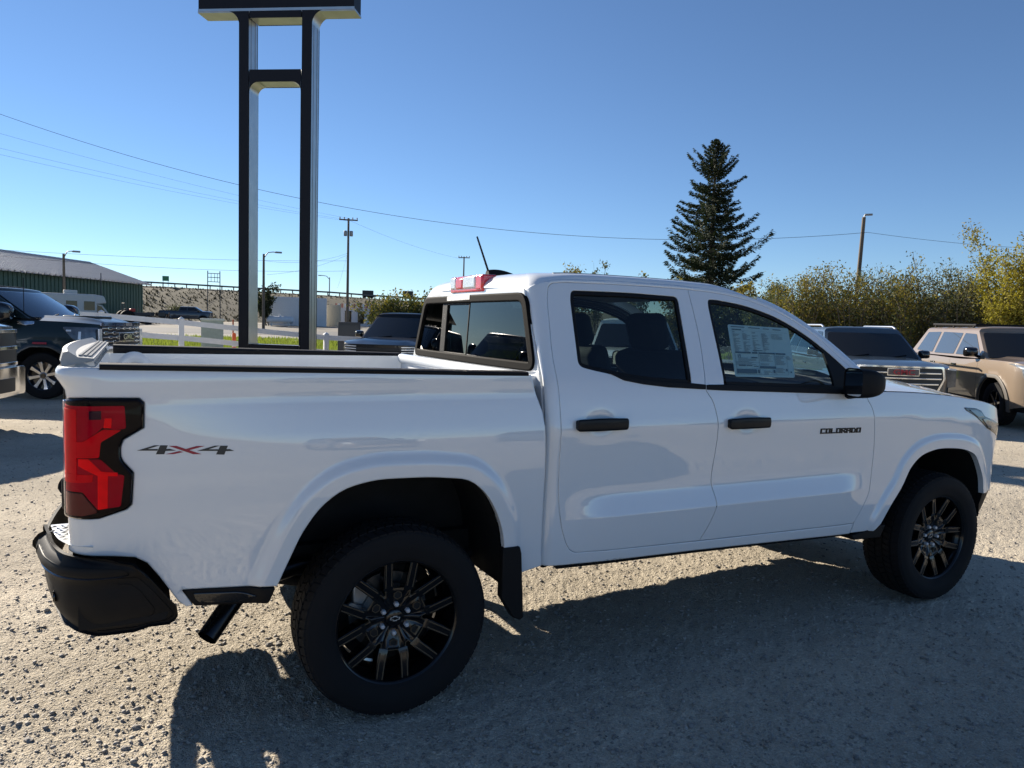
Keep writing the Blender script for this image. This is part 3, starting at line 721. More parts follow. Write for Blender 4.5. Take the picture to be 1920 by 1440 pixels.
# antenna
m = MB(); P = []
for i, t in enumerate(np.linspace(0, 1, 12)):
    x = .765+.19*t; h = .036*max(0.0, math.sin(math.pi*min(1, t*.62+.32)))*(1 if t < .99 else .1); wdt = .026*(1-.55*t)
    P.append([(x, wdt*math.cos(a), 1.826+(h+.006)*math.sin(a)) for a in np.linspace(0, math.pi, 11)])
m.grid(P); n = 11; m.f += [tuple(range(n-1, -1, -1))]
ant = own(m.build('antenna_base', BLK, fix=True, angle=50))
m = MB(); m.tube([(.772, 0, 1.855), (.70, 0, 2.035)], [.0055, .0042], 8)
for k in range(26):
    t = k/26; m.tube([(.772-.072*t-.0006, 0, 1.855+.18*t), (.772-.072*t-.0016, 0, 1.855+.18*t+.003)], .0068-.001*t, 8)
own(m.build('antenna_mast', BLK), ant)

# ---- front wings, bonnet, nose
zf = crv([2.60, 3.0, 3.4, 3.6, 3.8, 3.95, 4.08, 4.2, 4.25], [1.272, 1.262, 1.235, 1.212, 1.182, 1.145, 1.09, 1.02, .985])
fl_in = [(a+.0012, b) for a, b in fl_s if b > .545]
fen_top = [(x, float(zf(x))-.004) for x in np.linspace(2.668, 4.235, 40)]
fen_out = fen_top + [(4.238, .98), (4.238, .615), (3.795, .616)] + FRONT_ARCH[::-1][1:] + [(2.783, .477), (2.606, .482), (2.618, .536)] + fl_in[::-1]
own(panel('front_wing', fen_out, fmap_fen, WHITE, lines=ring_lines(FRONT_ARCH, np.linspace(.02, .12, 9))+[[(2.6, z), (2.92, z-.006)] for z in (1.108, 1.118, 1.127, 1.136, 1.148)], both=True, grid=.025, depth=.03, edge=.0025, bend=.4))
m = MB(); P = []
for x in np.linspace(2.72, 4.235, 44):
    ye = float(w_fen(np.array(x), np.array(zf(x))))-.004; row = []
    for t in np.linspace(-1, 1, 33):
        k = 1-abs(t)**2.6; bulge = .016*math.exp(-((abs(t)-.55)/.12)**2)*float(sstep(4.2, 3.7, x))
        row.append((x+.025*(1-t*t)*float(sstep(3.6, 4.24, x)), t*ye, float(zf(x))+(.046*float(sstep(4.30, 3.7, x))+.004+.040*float(sstep(3.7, 2.8, x)))*k+bulge))
    P.append(row)
m.grid(P); own(m.build('bonnet', WHITE, fix=False, angle=70))
HL = mat('headlamp_lens', (.10, .13, .16), .05, .2, 1.0); HLC = mat('headlamp_clear', (.20, .21, .22), .15, .4, .6, noise=.3, nscale=60)
hp = [(3.513, 1.162), (3.646, 1.153), (3.704, 1.136), (3.742, 1.099), (3.90, 1.060), (4.05, 1.02), (4.18, .995), (4.23, .96), (4.23, .90), (4.05, .93), (3.90, .985), (3.769, 1.025), (3.641, 1.101), (3.538, 1.143)]
def fmap_hl(s, z): return fmap_fen(s, z)
for left in (False, True):
    h = own(panel('headlamp', rnd(hp, .01, 3), fmap_fen, GBLK, left=left, lift=.002, depth=.01, grid=.03, edge=.004))
    own(panel('headlamp_glass', rnd([(3.56, 1.148), (3.646, 1.143), (3.695, 1.128), (3.725, 1.099), (3.66, 1.098)], .006, 3), fmap_fen, HL, left=left, lift=.004, depth=.002, grid=.03, edge=.003), h)
    own(panel('indicator_glass', rnd([(3.70, 1.088), (3.745, 1.090), (3.90, 1.050), (3.90, 1.0), (3.775, 1.035)], .006, 3), fmap_fen, HLC, left=left, lift=.004, depth=.002, grid=.03, edge=.003), h)
m = MB(); P = []
for z in np.linspace(.60, .985, 10):
    ye = float(w_fen(np.array(4.238), np.array(z)))
    P.append([(4.236+.03*(1-t*t), t*ye, z) for t in np.linspace(-1, 1, 17)])
m.grid(P); own(m.build('grille', GBLK, fix=True))
m = MB()
for z in (.72, .80, .88): m.tube([(4.243+.03*(1-t*t), t*.46, z) for t in np.linspace(-1, 1, 15)], .012, 8)
own(m.build('grille_bars', BLK))
def fmap_low(s, z): return s+.0*z-.12*np.clip((.62-z)/.3, 0, 1)**1.5*sstep(3.9, 4.2, s), -(w_fen(s, np.maximum(z, .60)+0*s)-.008-.10*np.clip((.62-z)/.3, 0, 1)**1.3), z+0*s
own(panel('front_bumper', [(3.793, .612), (4.236, .612), (4.236, .36), (4.05, .33), (3.86, .33), (3.815, .40), (3.797, .50)], fmap_low, BLK, both=True, grid=.03, depth=.03, edge=.006))
m = MB(); m.grid([[(4.236+.03*(1-t*t)-.12*max(0, (.62-z)/.3)**1.5, t*(.51-.10*max(0, (.62-z)/.3)**1.3), z) for t in np.linspace(-1, 1, 13)] for z in (.615, .55, .48, .42, .36)])
own(m.build('front_bumper_centre', BLK, fix=True))
# ---- door mirrors
for sgn in (1, -1):
    mr = empty('door_mirror', (2.43, -sgn*.955, 1.298), R(-20)*sgn); own(mr)
    m = MB(); P = []
    for t in np.linspace(0, 1, 9):     # housing: sections from the glass (rear) to the rounded front
        x = -.015+.150*t; k = math.sqrt(max(0.0, 1-(t**2.6)*.80)); row = []
        for a in np.linspace(0, 2*math.pi, 25)[:-1]:
            ca, sa = math.cos(a), math.sin(a); u = np.sign(ca)*abs(ca)**.42; v = np.sign(sa)*abs(sa)**.42
            row.append((x, -sgn*(.090+.086*u*k+.010*t), .030+.076*v*k))
        P.append(row+[row[0]])
    m.grid(P); m.f.append(tuple(8*25+k for k in range(24)))
    m.build('mirror_housing', BLK, mr, fix=True, angle=50)
    m = MB(); ov = [(-.010, -sgn*(.090+.078*np.sign(math.cos(a))*abs(math.cos(a))**.42), .030+.068*np.sign(math.sin(a))*abs(math.sin(a))**.42) for a in np.linspace(0, 2*math.pi, 25)[:-1]]
    m.add(ov, [tuple(range(24))]); m.build('mirror_glass', MIRR, mr, fix=False)
    m = MB(); m.tube([(.06, sgn*.06, -.035), (.065, -sgn*.02, -.025), (.07, -sgn*.08, -.0)], [.034, .028, .024], 10); m.build('mirror_arm', BLK, mr)
# ---- mud flaps
for sgn in (1, -1):
    m = MB(); m.prism([(.440, .640), (.520, .640), (.528, .610), (.546, .330), (.530, .318), (.496, .335), (.438, .430)], -sgn*.945, -sgn*.900, lambda u, v, d: (u, d, v))
    own(bevel(m.build('mud_flap', BLK, fix=True), .005))
    m = MB(); m.prism([(2.90, .50), (2.84, .50), (2.70, .475), (2.62, .465), (2.64, .435), (2.86, .430)], -sgn*.905, -sgn*.62, lambda u, v, d: (u, d, v))
    own(bevel(m.build('mud_guard', BLK, fix=True), .005))

# ---- wheel wells and chassis
for arch, x0 in ((REAR_ARCH, 0), (FRONT_ARCH, 3.36)):
    for sgn in (1, -1):
        m = MB(); A = [(a, b) for a, b in arch]
        A = [(A[0][0]-.002, A[0][1]-.025)]+A+[(A[-1][0]+.01, .45)]
        m.grid([[(a, -sgn*y, b+.012) for a, b in A] for y in (.885, .70, .48)]); n = len(A)
        m.f.append(tuple(2*n+k for k in range(n)))
        own(m.build('wheel_well', DARK, fix=True))
m = MB(); m.box((.62, -.80, .500), (2.80, .80, .60)); m.box((2.6, -.42, .42), (4.12, .42, .62)); m.box((-.95, -.46, .60), (.65, .46, .83)); own(m.build('floor_pan', DARK))
for sgn in (1, -1):
    m = MB(); m.box((-1.12, sgn*.50-.04, .50), (4.05, sgn*.50+.04, .62)); own(m.build('frame_rail', DARK))
    m = MB(); m.tube([(-.62, sgn*.56, .55), (-.3, sgn*.56, .47), (0, sgn*.56, .45), (.3, sgn*.56, .47), (.62, sgn*.56, .55)], .022, 8); own(m.build('leaf_spring', DARK))
m = MB(); m.tube([(0, -.70, .381), (0, .70, .381)], .042, 12); m.tube([(0, -.12, .381), (0, .10, .381)], .14, 14); own(m.build('rear_axle', DARK))
m = MB(); m.tube([(3.36, -.70, .381), (3.36, .70, .381)], .035, 12); m.box((3.05, -.32, .33), (3.7, .32, .45)); own(m.build('front_axle', DARK))
m = MB(); m.tube([(.1, 0, .42), (1.9, 0, .48)], .045, 10); own(m.build('drive_shaft', DARK))
m = MB(); m.box((.75, .12, .37), (1.85, .48, .52)); own(bevel(m.build('fuel_tank', DARK), .04, 3))

# ---- cabin
m = MB(); m.box((.72, -.80, .60), (2.75, .80, .66)); own(m.build('cabin_floor', INNER))
m = MB(); m.grid([[(x, y, 1.775-.03*(x > 1.9)) for y in (-.60, 0, .60)] for x in (.74, 1.2, 1.6, 1.95)]); own(m.build('headliner', mat('headliner_grey', (.10, .10, .10), .9)))
def seat(x, y, wd, name, tilt=-17):
    e = empty(name, (x, y, .66)); own(e)
    def soft(nm, lo, hi, M=None, b=.05):
        m = MB(); m.box(lo, hi, M); bevel(m.build(nm, SEAT, e), b, 4)
    soft('cushion', (-.05, -wd/2, .08), (.48, wd/2, .30))
    Mr = Matrix.Translation((0, 0, .24)) @ Matrix.Rotation(R(tilt), 4, 'Y')
    soft('backrest', (-.13, -wd/2, 0), (.02, wd/2, .60 if wd < .7 else .46), Mr)
    for dy in ((0,) if wd < .7 else (-wd/3, wd/3)):
        soft('headrest', (-.09, dy-.14, .60 if wd < .7 else .50), (.02, dy+.14, .80 if wd < .7 else .60), Mr, .045)
    return e
seat(1.80, -.37, .52, 'front_seat'); seat(1.80, .37, .52, 'front_seat'); seat(1.00, 0, 1.30, 'rear_seat', -9)
m = MB(); m.box((2.20, -.76, .92), (2.70, .76, 1.22)); own(bevel(m.build('dashboard', INNER), .06, 4))
m = MB(); M_ = Matrix.Translation((2.05, .37, 1.14)) @ Matrix.Rotation(R(62), 4, 'Y')
P = [tuple(M_ @ Vector((.185*math.cos(a), .185*math.sin(a), 0))) for a in np.linspace(0, 2*math.pi, 33)]
m.tube(P, .016, 8, caps=False); m.tube([tuple(M_ @ Vector((-.18, 0, 0))), tuple(M_ @ Vector((.18, 0, 0)))], .022, 6); m.tube([tuple(M_ @ Vector((0, 0, 0))), tuple(M_ @ Vector((0, 0, -.25)))], .04, 8)
own(m.build('steering_wheel', mat('wheel_leather', (.02, .02, .022), .5)))
m = MB(); m.box((2.16, -.11, 1.60), (2.19, .11, 1.66)); own(bevel(m.build('rear_view_mirror', BLK), .01, 3))

# ---- price sticker behind the front door glass
PAPER = mat('sticker_paper', (.80, .84, .82), .6, noise=.03, nscale=5); INK = mat('sticker_ink', (.05, .10, .13), .6); INK2 = mat('sticker_grey_ink', (.14, .20, .22), .6)
def sq(u, v):       # sticker coordinates 0..1 (v down) -> side coordinates
    tl, tr, br, bl2 = np.array((1.796, 1.616)), np.array((2.222, 1.606)), np.array((2.146, 1.349)), np.array((1.737, 1.356))
    return tuple(tl*(1-u)*(1-v)+tr*u*(1-v)+br*u*v+bl2*(1-u)*v)
st = own(panel('price_sticker', rnd([sq(0, 0), sq(1, 0), sq(1, 1), sq(0, 1)], .012, 3), fmap_cab, PAPER, lift=-.0135, depth=0, grid=.05, edge=.003, bend=0), fdoor[0])
def ink(rects, ma, nm):
    m = MB()
    for u0, v0, u1, v1 in rects:
        c = np.array([sq(u0, v1), sq(u1, v1), sq(u1, v0), sq(u0, v0)]); x, y, z = fmap_cab(c[:, 0], c[:, 1])
        m.add([(x[i], y[i]+.0110, z[i]+.0) for i in range(4)], [(0, 1, 2, 3)])
    o = own(m.build(nm, ma, smooth=False), fdoor[0])
    return o
rr = random.Random(4); small = []
for c in range(4):
    u0 = .05+c*.155
    for r_ in range(24):
        v = .15+r_*.0165
        if rr.random() < .12: continue
        small.append((u0+.004, v, u0+.03+rr.random()*.095, v+.0085))
small += [(.68, .17+k*.022, .80+rr.random()*.08, .178+k*.022) for k in range(5)]
for u0, v0, u1, n_ in ((.44, .60, .66, 6), (.70, .60, .88, 9), (.90, .60, .97, 4), (.08, .66, .40, 4), (.05, .74, .40, 3), (.44, .76, .66, 2), (.48, .90, .62, 4), (.70, .84, .84, 5)):
    small += [(u0, v0+k*.021, u0+(u1-u0)*(.5+.5*rr.random()), v0+k*.021+.009) for k in range(n_)]
ink(small, INK2, 'sticker_small_print')
bars = [(.05, .105, .20, .125), (.05, .545, .30, .575), (.32, .545, .41, .575), (.43, .545, .70, .575), (.71, .545, .88, .575), (.34, .505, .50, .52), (.04, .575, .045, .97), (.42, .575, .424, .97), (.685, .575, .689, .97), (.89, .575, .893, .97), (.04, .745, .42, .748), (.04, .86, .42, .863), (.42, .81, .69, .855), (.04, .875, .36, .955), (.38, .88, .41, .95), (.64, .88, .67, .94), (.86, .85, .88, .90), (.93, .90, .95, .93), (.04, .97, .893, .973), (.04, .13, .97, .132)]
for k, u in enumerate((.04, .32, .56, .72)): bars.append((u, .055+.004*k, u+(.22, .19, .10, .14)[k], .07+.004*k))
bars += [(.30, .64, .40, .665), (.08, .795, .19, .82), (.20, .80, .30, .815), (.32, .81, .40, .825)]
# the big figures "19"
bars += [(.085, .60, .095, .655), (.105, .60, .130, .607), (.105, .60, .112, .632), (.105, .625, .130, .632), (.123, .60, .130, .655), (.106, .648, .130, .655)]
ink(bars, INK, 'sticker_bold_print')
# ================================================================== wheels of the white pickup
def tyre_mesh(Ro, Rr, hw, blocks=66, ribs=5, slant=.22):
    m = MB(); d = Ro-.012
    prof = [(Rr-.004, -hw*.80), (Rr+.012, -hw*.92), (Rr+.05, -hw*.995), ((Rr+Ro)/2+.02, -hw), (Ro-.030, -hw*.95), (d-.004, -hw*.86), (d, -hw*.72), (d, hw*.72), (d-.004, hw*.86), (Ro-.024, hw*.93), (Ro-.034, hw*.965), (Ro-.038, hw*.962), ((Rr+Ro)/2+.02, hw), (Rr+.055, hw*.998), (Rr+.050, hw*.985), (Rr+.022, hw*.96), (Rr+.014, hw*.93), (Rr-.004, hw*.80)]
    f = lambda r, a, ax: (r*math.cos(a), -ax, r*math.sin(a))
    m.lathe(prof, 96, f)
    edges = np.linspace(-hw*.93, hw*.93, ribs+1); step = 2*math.pi/blocks
    for r_ in range(ribs):
        a0, a1 = edges[r_]+.0035, edges[r_+1]-.0035; sh = r_ in (0, ribs-1)
        n = blocks; sk = slant*step*(1 if r_ % 2 else -1)*1.6
        for k in range(n):
            t0 = (k+.5*(r_ % 2))*step; t1 = t0+step*(.80 if sh else .84)
            top = Ro-(.004 if sh else 0)
            def P(t, ax, r): 
                q = (ax-a0)/(a1-a0); rr_ = r-(.010 if sh and ((r_ == 0 and q < .5) or (r_ > 0 and q > .5)) else 0)
                return f(rr_, t+sk*(q-.5), ax)
            v = [P(t0, a0, d-.004), P(t1, a0, d-.004), P(t1, a1, d-.004), P(t0, a1, d-.004), P(t0, a0, top), P(t1, a0, top), P(t1, a1, top), P(t0, a1, top)]
            m.add(v, [(4, 5, 6, 7), (0, 1, 5, 4), (1, 2, 6, 5), (2, 3, 7, 6), (3, 0, 4, 7)])
    return m
WB_BLK = mat('wheel_gloss_black', (.003, .003, .004), .2, 0, .55, .3, coat_rough=.06); WEDGE = mat('wheel_edge_glint', (.13, .10, .065), .35, .5)  # WEDGE: edge ridges of the black spokes, bronze highlights put into their colour
LUG = mat('lug_nut_steel', (.62, .63, .65), .35, .35); DISC = mat('brake_disc_steel', (.20, .19, .18), .45, .9, noise=.2); BOW = mat('emblem_silver', (.50, .49, .46), .4, .3)
BOWTIE = [(-1.0, -.28), (-.86, .22), (-.42, .22), (-.36, .46), (.40, .46), (.34, .22), (1.0, .22), (.86, -.28), (.42, -.28), (.36, -.52), (-.40, -.52), (-.34, -.28)]
def pol(r, a, ax): return (r*math.cos(a), -ax, r*math.sin(a))
def arm_prism(m, pts, w, a0, a1):
    """a bar following 2D points (x,z), width(s) w, from axial a0 to a1"""
    P = [np.array(p) for p in pts]; L = []; Rg = []
    for i, p in enumerate(P):
        d = P[min(i+1, len(P)-1)]-P[max(i-1, 0)]; d = d/np.linalg.norm(d); n = np.array((-d[1], d[0])); L.append(p+n*w[i]/2); Rg.append(p-n*w[i]/2)
    a0 = a0 if isinstance(a0, (list, tuple)) else [a0]*len(P); a1 = a1 if isinstance(a1, (list, tuple)) else [a1]*len(P)
    v = []; k = len(P)
    for i in range(k): v += [(L[i][0], -a0[i], L[i][1]), (Rg[i][0], -a0[i], Rg[i][1]), (Rg[i][0]*1, -a1[i], Rg[i][1]), (L[i][0], -a1[i], L[i][1])]
    f = []
    for i in range(k-1):
        for q in range(4): f.append((i*4+q, i*4+(q+1) % 4, (i+1)*4+(q+1) % 4, (i+1)*4+q))
    f += [(3, 2, 1, 0), (4*k-4, 4*k-3, 4*k-2, 4*k-1)]
    m.add(v, f)
PROTO = {}
def truck_wheel(loc, sgn, spin):
    e = empty('wheel', loc); own(e)
    e.rotation_euler = (0, spin, 0) if sgn == 1 else (0, spin, math.pi)
    if not PROTO:
        PROTO['tyre'] = [tyre_mesh(.386, .246, .130).build('tyre', RUB, angle=40, fix=True)]
        m = MB(); m.lathe([(.258, .100), (.2565, .1085), (.250, .112), (.2445, .1085), (.241, .098), (.238, .080), (.226, .060), (.222, -.02), (.226, -.10), (.246, -.11), (.246, .08)], 72, pol)
        rim = [m.build('rim_barrel', WB_BLK, fix=True, angle=40)]
        m = MB(); g = MB()
        m.lathe([(.0005, .052), (.062, .052), (.070, .046), (.074, .020), (.074, -.03)], 48, pol)
        for k in range(6):
            ph = k*math.pi/3+math.pi/6
            for s_ in (1, -1):
                def q(r, d): return (r*math.cos(ph+s_*d), r*math.sin(ph+s_*d))
                arm_prism(m, [q(.124, R(18.5)), q(.155, R(17.5)), q(.243, R(12.8))], [.040, .038, .034], [.010, .022, .040], [.074, .084, .092])
                arm_prism(g, [q(.142, R(23.0)), q(.240, R(15.6))], [.0040, .0040], .075, [.0835, .0935])
                arm_prism(g, [q(.142, R(13.2)), q(.240, R(10.2))], [.0040, .0040], .075, [.0835, .0935])
        # star shaped centre: prongs towards the arms, pockets between them, hexagonal windows over the wheel nuts
        star = []
        for k in range(6):
            ph = k*math.pi/3+math.pi/6
            for d, r_ in ((-24, .128), (-22, .150), (-14, .150), (-10, .130), (10, .130), (14, .150), (22, .150), (24, .128), (27, .112), (33, .112)): star.append((r_*math.cos(ph+R(d)), r_*math.sin(ph+R(d))))
        n = len(star); base = [(x, -.012, z) for x, z in star]; top = [(x, -.072, z) for x, z in star]; ins = [(x*.90, -.074, z*.90) for x, z in star]; mid = [(x*.62, -.060, z*.62) for x, z in star]; cen = [(x*.35, -.054, z*.35) for x, z in star]
        m.add(base+top+ins+mid+cen, [(i+q*n, (i+1) % n+q*n, (i+1) % n+(q+1)*n, i+(q+1)*n) for q in range(4) for i in range(n)])
        for i in range(n):
            a, b = star[i], star[(i+1) % n]; arm_prism(g, [(a[0]*.985, a[1]*.985), (b[0]*.985, b[1]*.985)], [.0032, .0032], .06, .0745)
        for k in range(6):
            ph = k*math.pi/3+math.pi/6; c0, s0 = math.cos(ph), math.sin(ph); hexp = [(.098+.016*math.cos(t), .0175*math.sin(t)) for t in np.linspace(0, 2*math.pi, 7)[:-1]]
            hw_ = [(u*c0-v*s0, u*s0+v*c0) for u, v in hexp]
            for i in range(6): arm_prism(g, [hw_[i], hw_[(i+1) % 6]], [.0026, .0026], .06, .0735)
            h = MB(); h.prism(hw_, .055, .0712, lambda u, v, d: (u, -d, v)); rim.append(h.build('spoke_window', DARK, fix=True, smooth=False))
        g.lathe([(.2565, .1090), (.2545, .1118), (.2525, .1125)], 72, pol)
        rim += [bevel(m.build('spokes', WB_BLK, fix=True, angle=30), .003, 2), g.build('spoke_edge_glints', WEDGE, fix=True)]
        m = MB(); m.lathe([(.0005, .064), (.030, .064), (.036, .060), (.038, .050)], 32, pol); rim.append(m.build('centre_cap', WB_BLK, fix=True, angle=50))
        m = MB(); m.prism([(a*.0215, b*.0215) for a, b in BOWTIE], .0642, .0660, lambda u, v, d: (u, -d, v)); o1 = m.build('cap_emblem', BOW, fix=True, smooth=False); rim.append(o1)
        m = MB(); m.prism([(a*.0165-.0003, b*.0125) for a, b in BOWTIE], .0660, .0668, lambda u, v, d: (u, -d, v)); rim.append(m.build('cap_emblem_centre', WB_BLK, fix=True, smooth=False))
        m = MB(); m.lathe([(.06, -.03), (.165, -.03), (.165, -.05), (.06, -.05)], 40, pol); rim.append(m.build('brake_disc', DISC, fix=True))
        m = MB(); m.lathe([(.04, -.058), (.218, -.058), (.218, -.062), (.04, -.062)], 40, pol); rim.append(m.build('dark_backing_disc', DARK, fix=True))  # dark disc added so bright ground does not show between the spokes
        m = MB(); m.box((-.17, -.005, .02), (-.09, .06, .13)); rim.append(bevel(m.build('brake_caliper', STEEL), .012))
        for k in range(6):
            a = k*math.pi/3+math.pi/6; cx, cz = .0585*math.cos(a), .0585*math.sin(a)
            m = MB(); m.lathe([(.0005, .076), (.0070, .0755), (.0100, .072), (.0108, .050)], 6, lambda r, t, ax: (cx+r*math.cos(t), -ax, cz+r*math.sin(t))); rim.append(m.build('lug_nut', LUG, fix=True, angle=20))
        PROTO['all'] = PROTO['tyre']+rim
        for o in PROTO['all']: o.parent = e
    else:
        for o in PROTO['all']:
            c = o.copy(); COL.objects.link(c); c.parent = e
    return e
WY = .805
truck_wheel((0, -WY, .381), 1, R(4)); truck_wheel((3.36, -WY-.005, .381), 1, R(-22)); truck_wheel((0, WY, .381), -1, R(15)); truck_wheel((3.36, WY, .381), -1, R(33))
# ================================================================== other vehicles
CGLASS = mat('dark_car_glass', (.012, .013, .014), .03, 0, .15, .35, coat_rough=.01)
def paint(name, col, rough=.35, metal=.0): return mat(name, col, rough, metal, 1.0, coat_rough=.02)
def simple_wheel(parent, loc, sgn, Ro, Rr, hw, style, cache={}):
    e = empty('wheel', loc, 0 if sgn == 1 else math.pi, parent)
    key = (round(Ro, 3), style)
    if key not in cache:
        T = tyre_mesh(Ro, Rr, hw, 48, 4).build('tyre', RUB, e, fix=True)
        dark = GBLK; face = STEEL_FACE if style == 'machined' else GBLK
        m = MB(); m.lathe([(Rr+.010, hw*.80), (Rr+.004, hw*.86), (Rr-.008, hw*.80), (Rr-.02, hw*.3), (.03, hw*.2)], 40, pol); b = m.build('rim', dark, e, fix=True)
        m = MB(); n = 8 if style == 'machined' else 6
        for k in range(n):
            a = 2*math.pi*k/n+.2
            arm_prism(m, [(.06*math.cos(a), .06*math.sin(a)), ((Rr-.07)*math.cos(a), (Rr-.07)*math.sin(a)), ((Rr-.004)*math.cos(a), (Rr-.004)*math.sin(a))], [.05, .055, .075] if style == 'machined' else [.05, .04, .05], hw*.3, [hw*.62, hw*.68, hw*.76])
        m.lathe([(.0005, hw*.66), (.055, hw*.64), (.07, hw*.5)], 20, pol)
        s = bevel(m.build('spokes', face, e, fix=True), .004)
        m = MB(); m.lathe([(.0005, hw*.74), (.045, hw*.73), (.055, hw*.5)], 20, pol); c = m.build('hub_cap', GBLK, e, fix=True)
        cache[key] = [T, b, s, c]
    else:
        for o in cache[key]:
            c = o.copy(); COL.objects.link(c); c.parent = e
    return e
STEEL_FACE = mat('machined_alloy', (.62, .62, .62), .22, 1.0)

def vehicle(name, S, label, loc, rz):
    """a car or pickup from its own drawings: side outline, plan taper, greenhouse, nose"""
    e = empty(name, loc, rz); tag(e, label, S.get('cat', 'car'))
    W, xf, xr = S['W'], S['xf'], S['xr']; P = S['paint']; zs = S['sill']; zb = S['belt']
    hood = crv([p[0] for p in S['hood']], [p[1] for p in S['hood']])          # height of the side's upper edge along x
    sec = crv([.25, .40, .60, .80, .95, 1.08, 1.2, 1.35, 1.6], [W-.045, W-.020, W-.004, W, W-.002, W-.010, W-.030, W-.075, W-.18]) if 'sec' not in S else S['sec']
    nose = S.get('nose', .55); tap = crv([xf-4, xf-2, xf-1.3, xf-.9, xf-.45, xf-.22, xf-.08, xf], [0, 0, 0, 0, .018, .07, .16, .25]); rtap = crv([xr, xr+.10, xr+.3, xr+.8, xr+1.5, xr+9], [.16, .08, .02, 0, 0, 0])
    arches = []
    for x in S['wheels']:
        r = S['R']*S.get('arch', 1.19); arches.append([(x+r*1.02*math.cos(a), min(S['R']+r*math.sin(a), S['R']+r*.965)) for a in np.linspace(math.pi*1.06, -math.pi*.06, 25)])
    fl = S.get('flare', .02)
    def w_(x, z):
        v = sec(z)-tap(x)-rtap(x)
        for A in arches: v = v+fl*(1-sstep(.03, .11, pdist(x, z, A, closed=False)))
        return v
    fm = lambda s, z: (s+0*z, -w_(s, z), z+0*s)
    bot = []
    bot += [(xr+.0, zs+.12)]
    for x, A in sorted(zip(S['wheels'], arches)): bot += [(A[0][0], max(zs, A[0][1]))]+[p for p in A if p[1] > zs]+[(A[-1][0], max(zs, A[-1][1]))]
    bot += [(xf-.0, zs+.10)]
    topx = np.linspace(xf, xr, 40); topl = [(x, float(hood(x))) for x in topx]
    body = panel('body_side', bot+topl, fm, P, e, both=True, grid=.06, depth=.03, edge=.006)
    if S.get('flare_mat'):
        for A in arches:
            ring = A+[((p[0]-A[12][0])*1.13+A[12][0], S['R']+(p[1]-S['R'])*1.13) for p in A[::-1]]
            panel('wheel_flare', ring, fm, S['flare_mat'], e, both=True, lift=.012, depth=.03, grid=.06, edge=.006)
    # door seams
    for sx in S.get('seams', ()):
        zt = float(hood(sx))-.02
        panel('door_seam', [(sx-.003, zs+.10), (sx+.003, zs+.10), (sx+.003, zt), (sx-.003, zt)], fm, BLK, e, both=True, lift=.0006, depth=0, grid=.08, edge=.001, bend=0)
    for hx in S.get('handles', ()):
        for sg in (1, -1):
            yy = float(w_(np.array(hx), np.array(zb-.10))); m = MB(); m.box((hx-.10, -sg*yy-.025, zb-.125), (hx+.10, -sg*yy+.025, zb-.09)); bevel(m.build('door_handle', S.get('trim', GBLK), e), .01)
    # bonnet
    xa = S['gh'][0][0]; x0 = xa-.12; m = MB(); G = []
    for x in np.linspace(x0, xf, 26):
        ye = float(w_(np.array(x), np.array(hood(x))))-.004; cr = S.get('crown', .05)*float(sstep(xf+.08, xf-.5, x))+.006
        G.append([(x+S.get('bow', .14)*(1-t*t)*float(sstep(xf-.9, xf, x)), t*ye, float(hood(x))+cr*(1-abs(t)**2.4)+S.get('ridge', .012)*math.exp(-((abs(t)-.55)/.10)**2)*float(sstep(xf, xf-.4, x))) for t in np.linspace(-1, 1, 25)])
    m.grid(G); m.build('bonnet', P, e, angle=60)
    # rear deck or box
    # greenhouse
    (ax, az_), (bx, bz), (cx, cz), (dx, dz) = S['gh']       # windscreen base, roof front, roof rear, rear base
    wb_, wr = S.get('wb', W-.085), S.get('wr', W-.27); zr = max(bz, cz)
    yw = lambda z: wb_+(wr-wb_)*np.clip((z-az_)/(zr-az_), -.3, 1.1)
    bow = .16
    lv = []
    for t in np.linspace(0, 1, 5):
        xF = ax+(bx-ax)*t; zF = az_+(bz-az_)*t; xR = dx+(cx-dx)*t; zR = dz+(cz-dz)*t; loop = []
        for k in np.linspace(0, 1, 10): loop.append((xR+(xF-xR)*k, -1, zR+(zF-zR)*k))
        for y in np.linspace(-1, 1, 13)[1:-1]: loop.append((xF+bow*(1-y*y)*(1-.35*t), y, zF))
        for k in np.linspace(1, 0, 10): loop.append((xR+(xF-xR)*k, 1, zR+(zF-zR)*k))
        for y in np.linspace(1, -1, 9)[1:-1]: loop.append((xR-.08*(1-y*y), y, zR))
        lv.append([(x, y*float(yw(np.array(z))), z) for x, y, z in loop])
    base = lv[-1]; sx0, sx1 = cx+.25, bx-.15
    for f, g in ((.03, .30), (.08, .55), (.18, .75), (.4, .92), (.7, .98), (1, 1)):
        ring = []
        for x, y, z in base:
            s = min(max(x, sx0), sx1); ring.append((x+(s-x)*f, y*(1-f), z+(S.get('roofc', .06)-(z-zr))*g))
        lv.append(ring)
    m = MB(); n = len(base); m.v = [p for r_ in lv for p in r_]; m.f = [(i*n+k, i*n+(k+1) % n, (i+1)*n+(k+1) % n, (i+1)*n+k) for i in range(len(lv)-1) for k in range(n)]
    m.build('roof_shell', P, e, angle=42)
    fg = lambda s, z: (s+0*z, -yw(z)+0*s, z+0*s)
    for poly in S['windows']:
        panel('side_window', rnd(poly, .03, 4), fg, S.get('sideglass', CGLASS), e, both=True, lift=.005, depth=.004, grid=.12, edge=.006)
    if S.get('winline'):
        for poly in S['winline']: panel('window_trim', poly, fg, CHROME, e, both=True, lift=.010, depth=.008, grid=.1, edge=.003)
    def fws(s, z):
        t = np.clip((z-az_)/(bz-az_), -.2, 1.1); wv = yw(z); return ax+(bx-ax)*t+bow*(1-np.clip(s/wv, -1, 1)**2)*(1-.35*t), s+0*z, z+.0*s
    t0, t1 = .02, .93; za, zc = az_+(bz-az_)*t0, az_+(bz-az_)*t1
